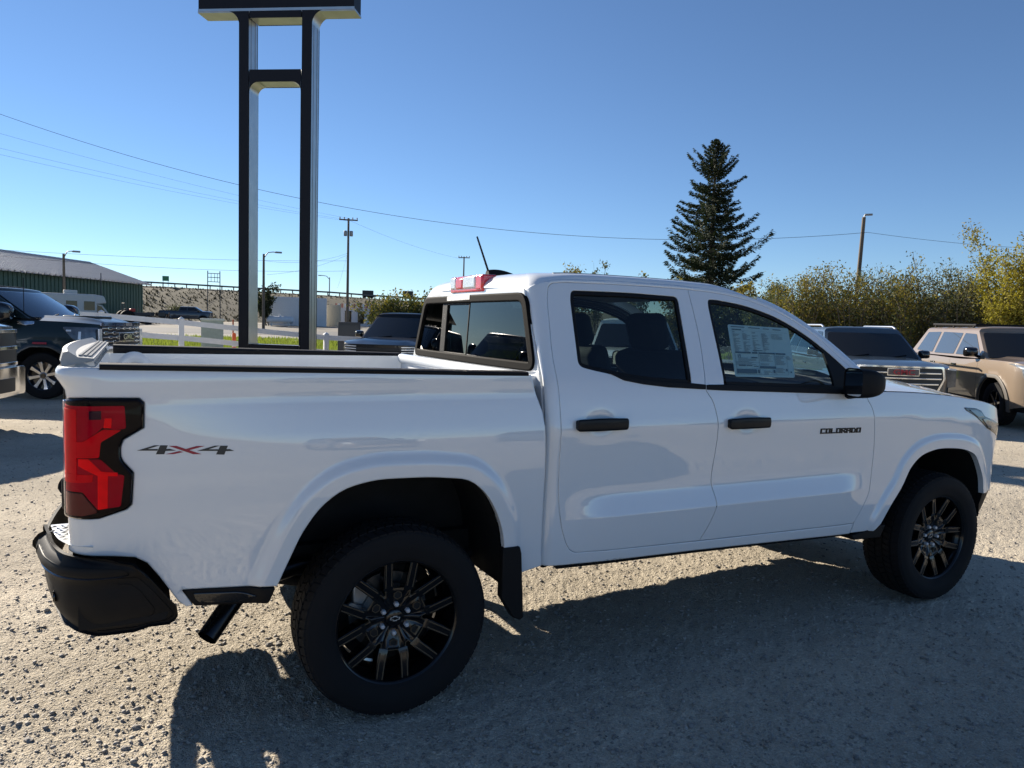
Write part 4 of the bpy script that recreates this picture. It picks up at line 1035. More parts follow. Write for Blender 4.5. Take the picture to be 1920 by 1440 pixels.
    ws = panel('windscreen', rnd([(-float(yw(np.array(za)))+.05, za), (float(yw(np.array(za)))-.05, za), (float(yw(np.array(zc)))-.05, zc), (-float(yw(np.array(zc)))+.05, zc)], .06, 5), fws, S.get('wsglass', CGLASS), e, lift=.016, depth=.014, grid=.10, edge=.006)
    frw = lambda s, z: (dx+(cx-dx)*(z-dz)/(cz-dz)-.08*(1-np.clip(s/.8, -1, 1)**2), -s+0*z, z+0*s)
    zr0, zr1 = dz+.06, cz-.08
    panel('rear_window', rnd([(-yw(zr0)+.12, zr0), (yw(zr0)-.12, zr0), (yw(zr1)-.12, zr1), (-yw(zr1)+.12, zr1)], .05, 4), frw, CGLASS, e, lift=.006, depth=.004, grid=.12, edge=.006)
    m = MB(); m.box((ax-.15, -wb_+.02, az_-.08), (ax+.13, wb_-.02, az_+.004)); m.build('cowl', BLK, e)
    for sy in (-.42, .28):     # wipers
        m = MB(); za_ = az_+.03; m.tube([(float(fws(np.array(sy), np.array(za_))[0])+.03, sy, za_+.01), (float(fws(np.array(sy+.32), np.array(za_+.05))[0])+.028, sy+.32, za_+.06)], .009, 5); m.build('wiper', BLK, e)
    # nose
    we = lambda z: w_(np.full_like(np.asarray(z, float), xf), np.asarray(z, float))
    def fn(s, z): return xf+S.get('bow', .14)*(1-np.clip(s/we(z), -1, 1)**2)-S.get('rake', .0)*np.clip((z-.75)/.6, -1, 1)**2, s+0*z, z+0*s
    zl = zs+.02; zh = float(hood(xf)); npoly = [(-float(we(z)), z) for z in np.linspace(zl, zh, 8)]+[(float(we(z)), z) for z in np.linspace(zh, zl, 8)]
    panel('nose', npoly, fn, S.get('nosemat', P), e, grid=.06, depth=0, edge=.004, bend=0)
    for nm, poly, ma, lift, rad in S['face']:
        panel(nm, rnd(poly, rad, 3), fn, ma, e, lift=lift, depth=lift+.01, grid=.05, edge=.004)
    for nm, poly, ma, lift, rad in S.get('cheek', ()):     # lamps wrapped on to the wings
        panel(nm, rnd(poly, rad, 3), fm, ma, e, lift=lift, depth=.008, grid=.05, edge=.004, both=True)
    if S.get('text'):
        tx, tz, size, ma = S['text']; x = float(fn(np.array(0.), np.array(tz))[0])+S.get('textlift', .03)
        M = Matrix(((0, 0, 1, x), (1, 0, 0, 0), (0, 1, 0, tz), (0, 0, 0, 1)))
        text_mesh('grille_lettering', tx, ma, size, .008, M, e, bold=.002, sx=1.3)
    if S.get('emblem'):
        tz, size, ma = S['emblem']; x = float(fn(np.array(0.), np.array(tz))[0])+.03
        m = MB(); m.prism([(a*size, b*size) for a, b in BOWTIE], 0, .012, lambda u, v, d: (x+d, u, tz+v)); m.build('grille_emblem', ma, e, fix=True, smooth=False)
        m = MB(); m.prism([(a*size*.80, b*size*.62) for a, b in BOWTIE], .012, .015, lambda u, v, d: (x+d, u, tz+v)); m.build('emblem_centre', GBLK, e, fix=True, smooth=False)
    # tail
    wt = float(w_(np.array(xr), np.array(.8))); m = MB(); G = []
    for z in np.linspace(zs+.12, float(hood(xr)), 6): ye = float(w_(np.array(xr), np.array(z))); G.append([(xr-.05*(1-t*t), t*ye, z) for t in np.linspace(-1, 1, 9)])
    m.grid(G); m.build('tail', P, e, fix=True)
    m = MB(); m.grid([[(x, t*(float(w_(np.array(x), np.array(hood(x))))-.004), float(hood(x))-.002) for t in (-1, -.5, 0, .5, 1)] for x in np.linspace(xr, x0+.02, 14)]); m.build('waist_deck', S.get('deckmat', BLK), e)
    # wheel wells, floor, wheels
    m = MB(); m.box((xr+.1, -W+.16, zs-.02), (xf-.1, W-.16, zs+.16)); m.box((xr+.3, -W+.34, zs-.06), (xf-.3, W-.34, zb-.2)); m.build('underbody', DARK, e)
    for A in arches:
        for sg in (1, -1):
            m = MB(); m.grid([[(a, -sg*y, b+.01) for a, b in A] for y in (W-.03, W-.30, W-.36)]); n = len(A); m.f.append(tuple(2*n+k for k in range(n))); m.build('wheel_well', DARK, e, fix=True)
    for x in S['wheels']:
        for sg in (1, -1): simple_wheel(e, (x, -sg*(W-.155), S['R']), sg, S['R'], S['Rr'], S.get('tw', .135), S['wheel'])
    # mirrors
    mx, mz, ms = S['mirror']
    for sg in (1, -1):
        m = MB(); G = []
        for t in np.linspace(0, 1, 7):
            k = math.sqrt(1-.85*t**2.4); row = [(mx+.14*t*ms, -sg*(W+.06+.11*ms*np.sign(math.cos(a))*abs(math.cos(a))**.5*k), mz+.085*ms*S.get('mtall', 1.0)*np.sign(math.sin(a))*abs(math.sin(a))**.5*k) for a in np.linspace(0, 2*math.pi, 21)]
            G.append(row)
        m.grid(G); m.f += [tuple(range(20)), tuple(6*21+k for k in range(20))]; m.build('door_mirror', S.get('mirmat', GBLK), e, fix=True, angle=50)
        m = MB(); m.tube([(mx+.05, -sg*(W-.12), mz-.10), (mx+.05, -sg*(W+.02), mz-.05)], .03, 8); m.build('mirror_arm', GBLK, e)
    return e

def gpos(px, py, z=0.0):
    d = ray(px, py); t = (z-CAM_POS[2])/d.z; return Vector((CAM_POS[0]+d.x*t, CAM_POS[1]+d.y*t, z))
def put(pos, heading, local):
    """origin of a vehicle with this heading whose local point (x,y) stands at pos"""
    c, s = math.cos(heading), math.sin(heading); return (pos[0]-(c*local[0]-s*local[1]), pos[1]-(s*local[0]+c*local[1]), 0)
def mir(p): return [(-a, b) for a, b in p]
CHR = mat('grille_chrome', (.75, .76, .78), .12, 1.0); LED = mat('lamp_white_lens', (.78, .80, .80), .12, .2, 1.0); AMB = mat('amber_marker', (.75, .22, .02), .25, 0, 1.0); REDT = mat('badge_red', (.40, .03, .04), .3)
GRB = mat('grille_black', (.008, .008, .009), .45)

# ---- dark green heavy duty pickup on the left
GREEN = mat('dark_green_metallic', (.010, .022, .023), .35, .3, .45, .3, coat_rough=.02)
def hd_face():
    F = [('grille', [(-.74, .84), (.74, .84), (.74, 1.345), (-.74, 1.345)], GRB, .006, .03)]
    for k in range(6):
        z = .87+k*.082
        F.append(('grille_bar', [(-.73, z), (.73, z), (.73, z+.018), (-.73, z+.018)], CHR, .016, .004))
        for j in range(7):
            y = -.66+j*.22+(.11 if k % 2 else 0)
            if y < .66 and not (abs(y) < .30 and 1 < k < 5): F.append(('grille_block', [(y-.045, z-.016), (y+.045, z-.016), (y+.045, z+.034), (y-.045, z+.034)], CHR, .022, .004))
    F += [('badge_plate', [(-.30, 1.05), (.30, 1.05), (.30, 1.21), (-.30, 1.21)], CHR, .022, .02), ('badge_field', [(-.28, 1.065), (.28, 1.065), (.28, 1.195), (-.28, 1.195)], GRB, .026, .015),
          ('grille_header', [(-.78, 1.33), (.78, 1.33), (.78, 1.40), (-.78, 1.40)], mat('blue_grey_gloss', (.10, .14, .22), .12, .6, 1.0), .012, .01),
          ('bumper', [(-.90, .46), (.90, .46), (.90, .78), (-.90, .78)], CHR, .03, .04), ('bumper_opening', [(-.5, .52), (.5, .52), (.5, .66), (-.5, .66)], GRB, .035, .03)]
    for s in (1, -1): F += [('headlamp_bar', [(s*.76, .90), (s*.86, .90), (s*.86, 1.28), (s*.76, 1.28)][::s], LED, .016, .01)]
    return F
HD = dict(cat='pickup truck', W=1.03, xf=3.02, xr=-3.15, sill=.50, belt=1.42, R=.42, Rr=.255, wheels=(2.10, -2.26), arch=1.25, flare=.03, paint=GREEN, flare_mat=mat('green_black_flare', (.018, .024, .024), .4, 0, .3), wheel='machined', tw=.14,
          hood=[(-3.15, 1.44), (-1.3, 1.44), (.2, 1.42), (1.2, 1.42), (2.0, 1.40), (2.6, 1.385), (2.9, 1.365), (3.02, 1.35)], gh=[(1.86, 1.43), (1.10, 1.93), (-.60, 1.93), (-.82, 1.44)], crown=.08, ridge=.03, bow=.10,
          windows=[[(.24, 1.49), (1.60, 1.47), (.96, 1.87), (.24, 1.87)], [(-.70, 1.49), (.16, 1.49), (.16, 1.87), (-.54, 1.87)]], winline=[[(1.60, 1.455), (1.63, 1.455), (.99, 1.885), (.95, 1.885)]], wr=.82, wsglass=mat('blue_tint_glass', (.018, .026, .036), .03, 0, .3, coat_rough=.01),
          seams=(1.52, .20), handles=(.40, -.55), face=hd_face(), cheek=[('headlamp', [(2.45, 1.30), (2.98, 1.30), (2.98, .92), (2.85, .90), (2.62, 1.10)], mat('headlamp_smoke', (.10, .11, .12), .1, .3, 1.0, noise=.4, nscale=14), .006, .03), ('amber_marker', [(2.92, 1.06), (2.965, 1.06), (2.965, .92), (2.92, .92)], AMB, .012, .006), ('lamp_element', [(2.72, 1.22), (2.76, 1.22), (2.76, 1.08), (2.72, 1.08)], LED, .012, .006), ('lamp_element', [(2.52, 1.25), (2.60, 1.25), (2.60, 1.22), (2.52, 1.22)], LED, .012, .004), ('marker_lens', [(1.98, 1.005), (2.22, 1.005), (2.22, .975), (1.98, .975)], REDT, .030, .005), ('engine_badge', [(1.66, 1.385), (1.96, 1.380), (1.96, 1.330), (1.82, 1.312), (1.66, 1.335)], mat('badge_chrome', (.7, .71, .73), .15, 1.0, noise=.5, nscale=45), .010, .01)],  # the red strip above the front wheel is a badge on the flare
          text=('GMC', 1.128, .15, CHR), textlift=.034, mirror=(1.45, 1.52, 1.5), mtall=1.5)
h = R(-24)
GM = vehicle('heavy_duty_pickup', HD, 'dark green heavy duty pickup with chrome grille parked nose right, behind the white tailgate', put(gpos(84, 748), h, (2.10, -.93)), h)
m = MB(); m.box((2.15, -.42, 1.455), (2.66, .42, 1.505)); bevel(m.build('bonnet_scoop', GREEN, GM), .03, 3)
m = MB(); m.box((2.54, -.36, 1.463), (2.666, .36, 1.495)); m.build('scoop_mouth', GRB, GM)
for y in (-.72, -.28, 0, .28, .72):
    m = MB(); m.box((.82, y-.10, 1.965), (1.04, y+.10, 2.012)) if abs(y) < .5 else m.box((.75, y-.07, 1.935), (.97, y+.07, 1.985)); bevel(m.build('roof_marker_lamp', GRB, GM), .015, 3)
m = MB(); m.tube([(1.75, -.90, 1.40), (1.75, -.90, 2.15)], .006, 6); m.build('radio_aerial', BLK, GM)
# ---- pickup with the chrome bumper cut off by the left edge
SILV = paint('blue_grey_metallic', (.055, .075, .12), .3, .5)
F2 = [('grille', [(-.78, .86), (.78, .86), (.78, 1.30), (-.78, 1.30)], GRB, .006, .03)]+[('grille_bar', [(-.78, z), (.78, z), (.78, z+.045), (-.78, z+.045)], CHR, .018, .01) for z in (.84, 1.05, 1.27)]+[('bumper', [(-.92, .44), (.92, .44), (.92, .82), (-.92, .82)], CHR, .035, .05), ('bumper_recess', [(-.6, .50), (.6, .50), (.6, .68), (-.6, .68)], GRB, .04, .03)]
CB = dict(HD); CB.update(paint=SILV, flare_mat=None, face=F2, cheek=[('headlamp', [(2.60, 1.29), (2.98, 1.29), (2.98, 1.0), (2.66, 1.05)], HD['cheek'][0][2], .006, .03), ('bumper_corner', [(2.70, .80), (3.0, .82), (3.0, .44), (2.76, .48)], CHR, .03, .03), ('amber_marker', [(2.90, 1.02), (2.98, 1.02), (2.98, .96), (2.90, .96)], AMB, .010, .006)], text=None, emblem=(1.06, .11, CHR), winline=None)
h2 = R(-22); vehicle('chrome_bumper_pickup', CB, 'blue grey pickup with chrome bumper and grille cut off by the left edge', put(gpos(44, 736, .45), h2, (3.05, .88)), h2)

# ---- the row of parked cars behind, noses towards the photographer
HROW = R(236)
BLKP = mat('black_car_paint', (.006, .006, .007), .3, 0, .35, .25, coat_rough=.02)
def suv_face(kind):
    F = []
    if kind == 'black':
        F = [('grille', [(-.70, .62), (.70, .62), (.80, .98), (-.80, .98)], GRB, .006, .04), ('bumper_intake', [(-.55, .36), (.55, .36), (.62, .54), (-.62, .54)], GRB, .008, .04)]
        for k in range(4): F += [('lamp_strip', [(s*.80, 1.02-k*.055), (s*.52, 1.01-k*.055), (s*.52, .99-k*.055), (s*.82, .995-k*.055)][::-s], LED, .012, .004) for s in (1, -1)]
        F += [('grille_bar', [(-.66, z), (.66, z), (.66, z+.012), (-.66, z+.012)], BLK, .014, .003) for z in (.66, .72, .78, .84, .90)]
    if kind == 'white':
        F = [('grille', [(-.62, .58), (.62, .58), (.70, 1.02), (-.70, 1.02)], GRB, .006, .05), ('grille_frame', [(-.62, .55), (.62, .55), (.66, .60), (-.66, .60)], CHR, .014, .01)]
        for s in (1, -1): F += [('lamp_strip', [(s*.86, 1.01), (s*.60, 1.02), (s*.60, .98), (s*.86, .97)][::-s], LED, .012, .004), ('lamp_block', [(s*.86, .92), (s*.66, .92), (s*.68, .66), (s*.84, .66)][::-s], GRB, .010, .02), ('grille_edge', [(s*.64, .60), (s*.72, .60), (s*.76, .98), (s*.70, .99)][::-s], CHR, .014, .01)]
    if kind == 'blue':
        F = [('grille_surround', [(-.60, .56), (.60, .56), (.76, .86), (.72, 1.08), (-.72, 1.08), (-.76, .86)], CHR, .010, .03), ('grille', [(-.56, .59), (.56, .59), (.715, .86), (.68, 1.045), (-.68, 1.045), (-.715, .86)], GRB, .016, .03)]
        for z, yy in ((.66, .56), (.755, .62), (.85, .67), (.945, .66)): F += [('grille_bar', [(-yy, z), (yy, z), (yy, z+.026), (-yy, z+.026)], CHR, .026, .006)]
        F += [('badge_plate', [(-.26, .905), (.26, .905), (.26, 1.035), (-.26, 1.035)], CHR, .032, .012), ('badge_field', [(-.247, .918), (.247, .918), (.247, 1.022), (-.247, 1.022)], mat('badge_grey', (.12, .10, .10), .3, .5), .036, .008)]
        for s in (1, -1): F += [('headlamp', [(s*.76, 1.04), (s*.93, 1.02), (s*.93, .74), (s*.80, .72)][::s], HD['cheek'][0][2], .010, .02), ('lamp_strip', [(s*.80, 1.06), (s*.92, 1.05), (s*.92, 1.02), (s*.80, 1.03)][::s], LED, .016, .005)]
        F += [('bumper_intake', [(-.55, .30), (.55, .30), (.60, .46), (-.60, .46)], GRB, .008, .04)]
    if kind == 'tan':
        F = [('grille', [(-.66, .62), (.66, .62), (.72, 1.10), (-.72, 1.10)], GRB, .010, .05), ('grille_frame', [(-.72, 1.08), (.72, 1.08), (.72, 1.14), (-.72, 1.14)], CHR, .016, .02)]
        for s in (1, -1): F += [('headlamp', [(s*.74, 1.12), (s*.93, 1.08), (s*.93, .90), (s*.76, .86)][::s], LED, .012, .02), ('fog_recess', [(s*.60, .62), (s*.92, .62), (s*.92, .52), (s*.64, .50)][::s], GRB, .012, .02)]
    return F
SUVB = dict(cat='car', W=.985, xf=2.42, xr=-2.50, sill=.34, belt=1.10, R=.385, Rr=.27, wheels=(1.50, -1.48), paint=BLKP, wheel='black',
            hood=[(-2.50, 1.16), (-1.0, 1.14), (.4, 1.12), (1.0, 1.13), (1.6, 1.115), (2.1, 1.085), (2.42, 1.045)], gh=[(1.06, 1.14), (.30, 1.70), (-1.95, 1.73), (-2.32, 1.16)], roofc=.07, crown=.06, bow=.16,
            windows=[[(-.18, 1.19), (.86, 1.18), (.26, 1.64), (-.12, 1.655)], [(-1.20, 1.19), (-.28, 1.19), (-.22, 1.655), (-1.14, 1.67)], [(-2.05, 1.21), (-1.30, 1.19), (-1.24, 1.67), (-1.82, 1.67)]], seams=(.92, -.23, -1.2), handles=(0., -1.0),
            face=suv_face('black'), emblem=(.80, .12, CHR), mirror=(.72, 1.25, .95))
v = SUVB
p = at(712, 17.0); vehicle('black_sport_utility', v, 'black SUV with silver outlined bow tie emblem parked facing the camera behind the box', put(p, HROW, (2.45, 0)), HROW)
V2 = dict(v); V2.update(paint=paint('pearl_white_paint', (.72, .73, .70), .3), face=suv_face('white'), emblem=None, mirmat=None); V2.pop('mirmat')
p = at(1196, 14.2); vehicle('white_sport_utility', V2, 'white SUV seen dimly through the tinted rear door window', put(p, HROW, (2.45, 0)), HROW)
V3 = dict(v); V3.update(nosemat=mat('shaded_nose_charcoal', (.025, .03, .035), .25, 0, 1.0), paint=paint('light_blue_silver', (.085, .115, .14), .3, .5), face=suv_face('blue'), emblem=None, text=('GMC', .967, .125, REDT), textlift=.040, roofc=.06, gh=[(1.06, 1.14), (.34, 1.66), (-1.95, 1.70), (-2.30, 1.16)])  # shade on the light blue nose is put into its charcoal colour
p = at(1697, 14.6); AC = vehicle('blue_sport_utility', V3, 'light blue grey SUV with wide barred chrome grille parked beyond the pickup bonnet', put(p, HROW, (2.55, 0)), HROW)
for sg in (1, -1):
    m = MB(); m.tube([(.15, sg*.70, 1.735), (.0, sg*.70, 1.775), (-1.7, sg*.70, 1.79), (-1.85, sg*.70, 1.75)], .020, 8); m.build('roof_rail', mat('satin_aluminium', (.7, .71, .72), .3, 1.0), AC)
V4 = dict(v); TAN = paint('sand_tan_paint', (.215, .165, .12), .35)
V4.update(W=1.01, xf=2.55, xr=-2.70, belt=1.17, R=.40, Rr=.235, arch=1.24, flare=.02, flare_mat=mat('grey_brown_flare', (.09, .08, .07), .6), wheels=(1.62, -1.48), paint=TAN, face=suv_face('tan'), emblem=None,
          hood=[(-2.70, 1.22), (-1.0, 1.20), (.4, 1.18), (1.0, 1.20), (1.7, 1.20), (2.2, 1.185), (2.55, 1.14)], gh=[(1.12, 1.21), (.42, 1.74), (-2.0, 1.78), (-2.45, 1.23)], crown=.05, ridge=.03,
          windows=[[(-.16, 1.26), (.90, 1.25), (.38, 1.68), (-.10, 1.70)], [(-1.18, 1.26), (-.26, 1.26), (-.20, 1.70), (-1.12, 1.72)], [(-2.15, 1.30), (-1.30, 1.27), (-1.24, 1.72), (-1.90, 1.71)]], sideglass=mat('sky_lit_glass', (.05, .06, .07), .03, .0, 1.0, coat_rough=.01), wheel='black', mirror=(.80, 1.33, 1.15), seams=(.98, -.21, -1.22),
          cheek=[('headlamp', [(2.05, 1.16), (2.20, 1.165), (2.52, 1.115), (2.52, .90), (2.42, .92), (2.38, 1.08), (2.20, 1.135)], mat('headlamp_grey', (.30, .31, .32), .12, .4, 1.0, noise=.4, nscale=16), .008, .02), ('lamp_element', [(2.30, 1.120), (2.50, 1.090), (2.50, 1.055), (2.36, 1.085)], LED, .013, .01), ('lamp_element', [(2.45, 1.02), (2.51, 1.01), (2.51, .93), (2.46, .94)], GRB, .013, .01), ('sill_cladding', [(-.98, .40), (1.10, .40), (1.10, .46), (-.98, .46)], BLK, .012, .01)])
SQ = vehicle('tan_sport_utility', V4, 'sand tan SUV with black roof rack at the right edge', put(gpos(1866, 797), HROW, (1.62, -.90)), HROW)
m = MB()
for sg in (1, -1): m.tube([(.1, sg*.66, 1.86), (-1.9, sg*.66, 1.89)], .028, 8)
for x in (0, -.45, -.9, -1.35, -1.8): m.box((x-.03, -.66, 1.865), (x+.03, .66, 1.895))
for x in (.0, -.9, -1.8):
    for sg in (1, -1): m.tube([(x, sg*.66, 1.87), (x, sg*.68, 1.79)], .02, 6)
m.build('roof_rack', BLK, SQ, fix=True)
# ================================================================== ground
def gz(x, y):
    """the lot is level; beyond it the land climbs a little"""
    d = np.hypot(x-CAM_POS[0], y-CAM_POS[1]); return .75*sstep(48, 115, d)
def ground_mat():
    m = bpy.data.materials.new('gravel'); m.use_nodes = True; t = m.node_tree; b = t.nodes['Principled BSDF']; L = t.links.new
    tc = t.nodes.new('ShaderNodeTexCoord')
    def noise(sc, det=5, rough=.6):
        n = t.nodes.new('ShaderNodeTexNoise'); n.inputs['Scale'].default_value = sc; n.inputs['Detail'].default_value = det; n.inputs['Roughness'].default_value = rough; L(tc.outputs['Object'], n.inputs['Vector']); return n
    big, mid, fine = noise(.35, 4), noise(6, 6), noise(95, 5, .7)
    vor = t.nodes.new('ShaderNodeTexVoronoi'); vor.inputs['Scale'].default_value = 46; L(tc.outputs['Object'], vor.inputs['Vector'])
    vor2 = t.nodes.new('ShaderNodeTexVoronoi'); vor2.inputs['Scale'].default_value = 130; L(tc.outputs['Object'], vor2.inputs['Vector'])
    mx = t.nodes.new('ShaderNodeMix'); mx.data_type = 'RGBA'; mx.inputs[6].default_value = (.42, .365, .285, 1); mx.inputs[7].default_value = (.60, .535, .425, 1); L(mid.outputs['Fac'], mx.inputs[0])
    mx2 = t.nodes.new('ShaderNodeMix'); mx2.data_type = 'RGBA'; mx2.blend_type = 'MULTIPLY'; mx2.inputs[0].default_value = .55; L(mx.outputs[2], mx2.inputs[6])
    r = t.nodes.new('ShaderNodeMapRange'); r.inputs[1].default_value = .3; r.inputs[2].default_value = .7; r.inputs[3].default_value = .62; r.inputs[4].default_value = 1.20; L(big.outputs['Fac'], r.inputs[0]); L(r.outputs[0], mx2.inputs[7])
    mx3 = t.nodes.new('ShaderNodeMix'); mx3.data_type = 'RGBA'; mx3.blend_type = 'MULTIPLY'; mx3.inputs[0].default_value = .6
    r2 = t.nodes.new('ShaderNodeMapRange'); r2.inputs[3].default_value = .62; r2.inputs[4].default_value = 1.25; L(vor2.outputs['Color'], r2.inputs[0]); L(mx2.outputs[2], mx3.inputs[6]); L(r2.outputs[0], mx3.inputs[7])
    # packed wheel lanes: paler, finer bands wandering along the lot
    wv = t.nodes.new('ShaderNodeTexWave'); wv.wave_type = 'BANDS'; wv.bands_direction = 'Y'; wv.inputs['Scale'].default_value = .16; wv.inputs['Distortion'].default_value = 2.4; wv.inputs['Detail'].default_value = 3; wv.inputs['Detail Scale'].default_value = .6; L(tc.outputs['Object'], wv.inputs['Vector'])
    mx4 = t.nodes.new('ShaderNodeMix'); mx4.data_type = 'RGBA'; mx4.blend_type = 'MULTIPLY'; mx4.inputs[0].default_value = .5
    r4 = t.nodes.new('ShaderNodeMapRange'); r4.inputs[3].default_value = .80; r4.inputs[4].default_value = 1.12; L(wv.outputs['Fac'], r4.inputs[0]); L(mx3.outputs[2], mx4.inputs[6]); L(r4.outputs[0], mx4.inputs[7])
    L(mx4.outputs[2], b.inputs['Base Color']); b.inputs['Roughness'].default_value = .95; b.inputs['Specular IOR Level'].default_value = .15
    def mth(op, a, v):
        n = t.nodes.new('ShaderNodeMath'); n.operation = op; L(a, n.inputs[0])
        if isinstance(v, float): n.inputs[1].default_value = v
        else: L(v, n.inputs[1])
        return n.outputs[0]
    h = mth('ADD', mth('MULTIPLY', mid.outputs['Fac'], .45), mth('MULTIPLY', fine.outputs['Fac'], .42))
    h = mth('SUBTRACT', h, mth('MULTIPLY', vor.outputs['Distance'], .40)); h = mth('SUBTRACT', h, mth('MULTIPLY', vor2.outputs['Distance'], .30))
    bp_ = t.nodes.new('ShaderNodeBump'); bp_.inputs['Strength'].default_value = .85; bp_.inputs['Distance'].default_value = .022; L(h, bp_.inputs['Height']); L(bp_.outputs[0], b.inputs['Normal'])
    return m
GRAVEL = ground_mat()
def sheet(name, P, nx, ny, m, lift=0.0):
    """ground sheet from four corner points following the land"""
    P = [np.array(p, float) for p in P]; v = []; f = []
    for i in range(nx+1):
        for j in range(ny+1):
            a, b = i/nx, j/ny; q = P[0]*(1-a)*(1-b)+P[1]*a*(1-b)+P[2]*a*b+P[3]*(1-a)*b; v.append((q[0], q[1], float(gz(q[0], q[1]))+lift))
    for i in range(nx):
        for j in range(ny): f.append((i*(ny+1)+j, (i+1)*(ny+1)+j, (i+1)*(ny+1)+j+1, i*(ny+1)+j+1))
    return mk(name, v, f, m, smooth=True)
# near relief of the lot is real: a fine uneven sheet set into the large one
def near_ground():
    # large sheet as polar rings so that the near part can be dense
    rad = np.r_[0.0, np.geomspace(.8, 16, 400), np.geomspace(17, 3500, 60)]
    a0, a1 = CAM_A-R(46), CAM_A+R(46); ang_in = np.linspace(a0, a1, 760); ang_out = np.linspace(a1, a0+2*math.pi, 60)[1:-1]; ang = np.r_[ang_in, ang_out]
    rr, aa = np.meshgrid(rad[1:], ang, indexing='ij'); x = CAM_POS[0]+rr*np.cos(aa); y = CAM_POS[1]+rr*np.sin(aa)
    def vn(x, y, s, seed):
        g = np.random.default_rng(seed).random((256, 256)); u, w_ = x*s, y*s; i, j = np.floor(u).astype(int), np.floor(w_).astype(int); fu, fw = u-i, w_-j; fu = fu*fu*(3-2*fu); fw = fw*fw*(3-2*fw)
        a = g[i % 256, j % 256]; b = g[(i+1) % 256, j % 256]; c = g[i % 256, (j+1) % 256]; d = g[(i+1) % 256, (j+1) % 256]
        return (a*(1-fu)+b*fu)*(1-fw)+(c*(1-fu)+d*fu)*fw-.5
    k = np.clip(1-rr/22, 0, 1)
    z = gz(x, y)+k*(.020*vn(x, y, .8, 1)+.014*vn(x, y, 3.1, 2)+.011*vn(x, y, 11, 3)+.010*vn(x, y, 31, 4)+.010*vn(x, y, 63, 5))-.010*k
    V = np.concatenate([[[CAM_POS[0], CAM_POS[1], 0]], np.stack([x, y, z], -1).reshape(-1, 3)]); na = len(ang); nr = len(rad)-1
    i = np.arange(nr-1)[:, None]; j = np.arange(na)[None]; jn = (j+1) % na
    F = np.stack([1+i*na+j+0*jn, 1+(i+1)*na+j, 1+(i+1)*na+jn, 1+i*na+jn], -1).reshape(-1, 4)
    F0 = np.stack([np.zeros(na, int), 1+np.arange(na), 1+(np.arange(na)+1) % na], -1)
    me = bpy.data.meshes.new('gravel_lot'); me.vertices.add(len(V)); me.vertices.foreach_set('co', V.ravel())
    me.loops.add(F.size+F0.size); me.loops.foreach_set('vertex_index', np.r_[F.ravel(), F0.ravel()]); me.polygons.add(len(F)+len(F0))
    me.polygons.foreach_set('loop_start', np.r_[np.arange(len(F))*4, F.size+np.arange(len(F0))*3]); me.polygons.foreach_set('use_smooth', np.ones(len(F)+len(F0), bool))
    me.update(calc_edges=True); me.validate(); me.materials.append(GRAVEL)
    o = bpy.data.objects.new('gravel_lot', me); COL.objects.link(o); tag(o, kind='structure')
    # heights for the stones
    return lambda X, Y: gz(X, Y)+np.clip(1-np.hypot(X-CAM_POS[0], Y-CAM_POS[1])/22, 0, 1)*(.020*vn(X, Y, .8, 1)+.014*vn(X, Y, 3.1, 2)+.011*vn(X, Y, 11, 3)+.010*vn(X, Y, 31, 4)+.010*vn(X, Y, 63, 5)-.010)
CAM_A = math.atan2(_f.y, _f.x)
height = near_ground()
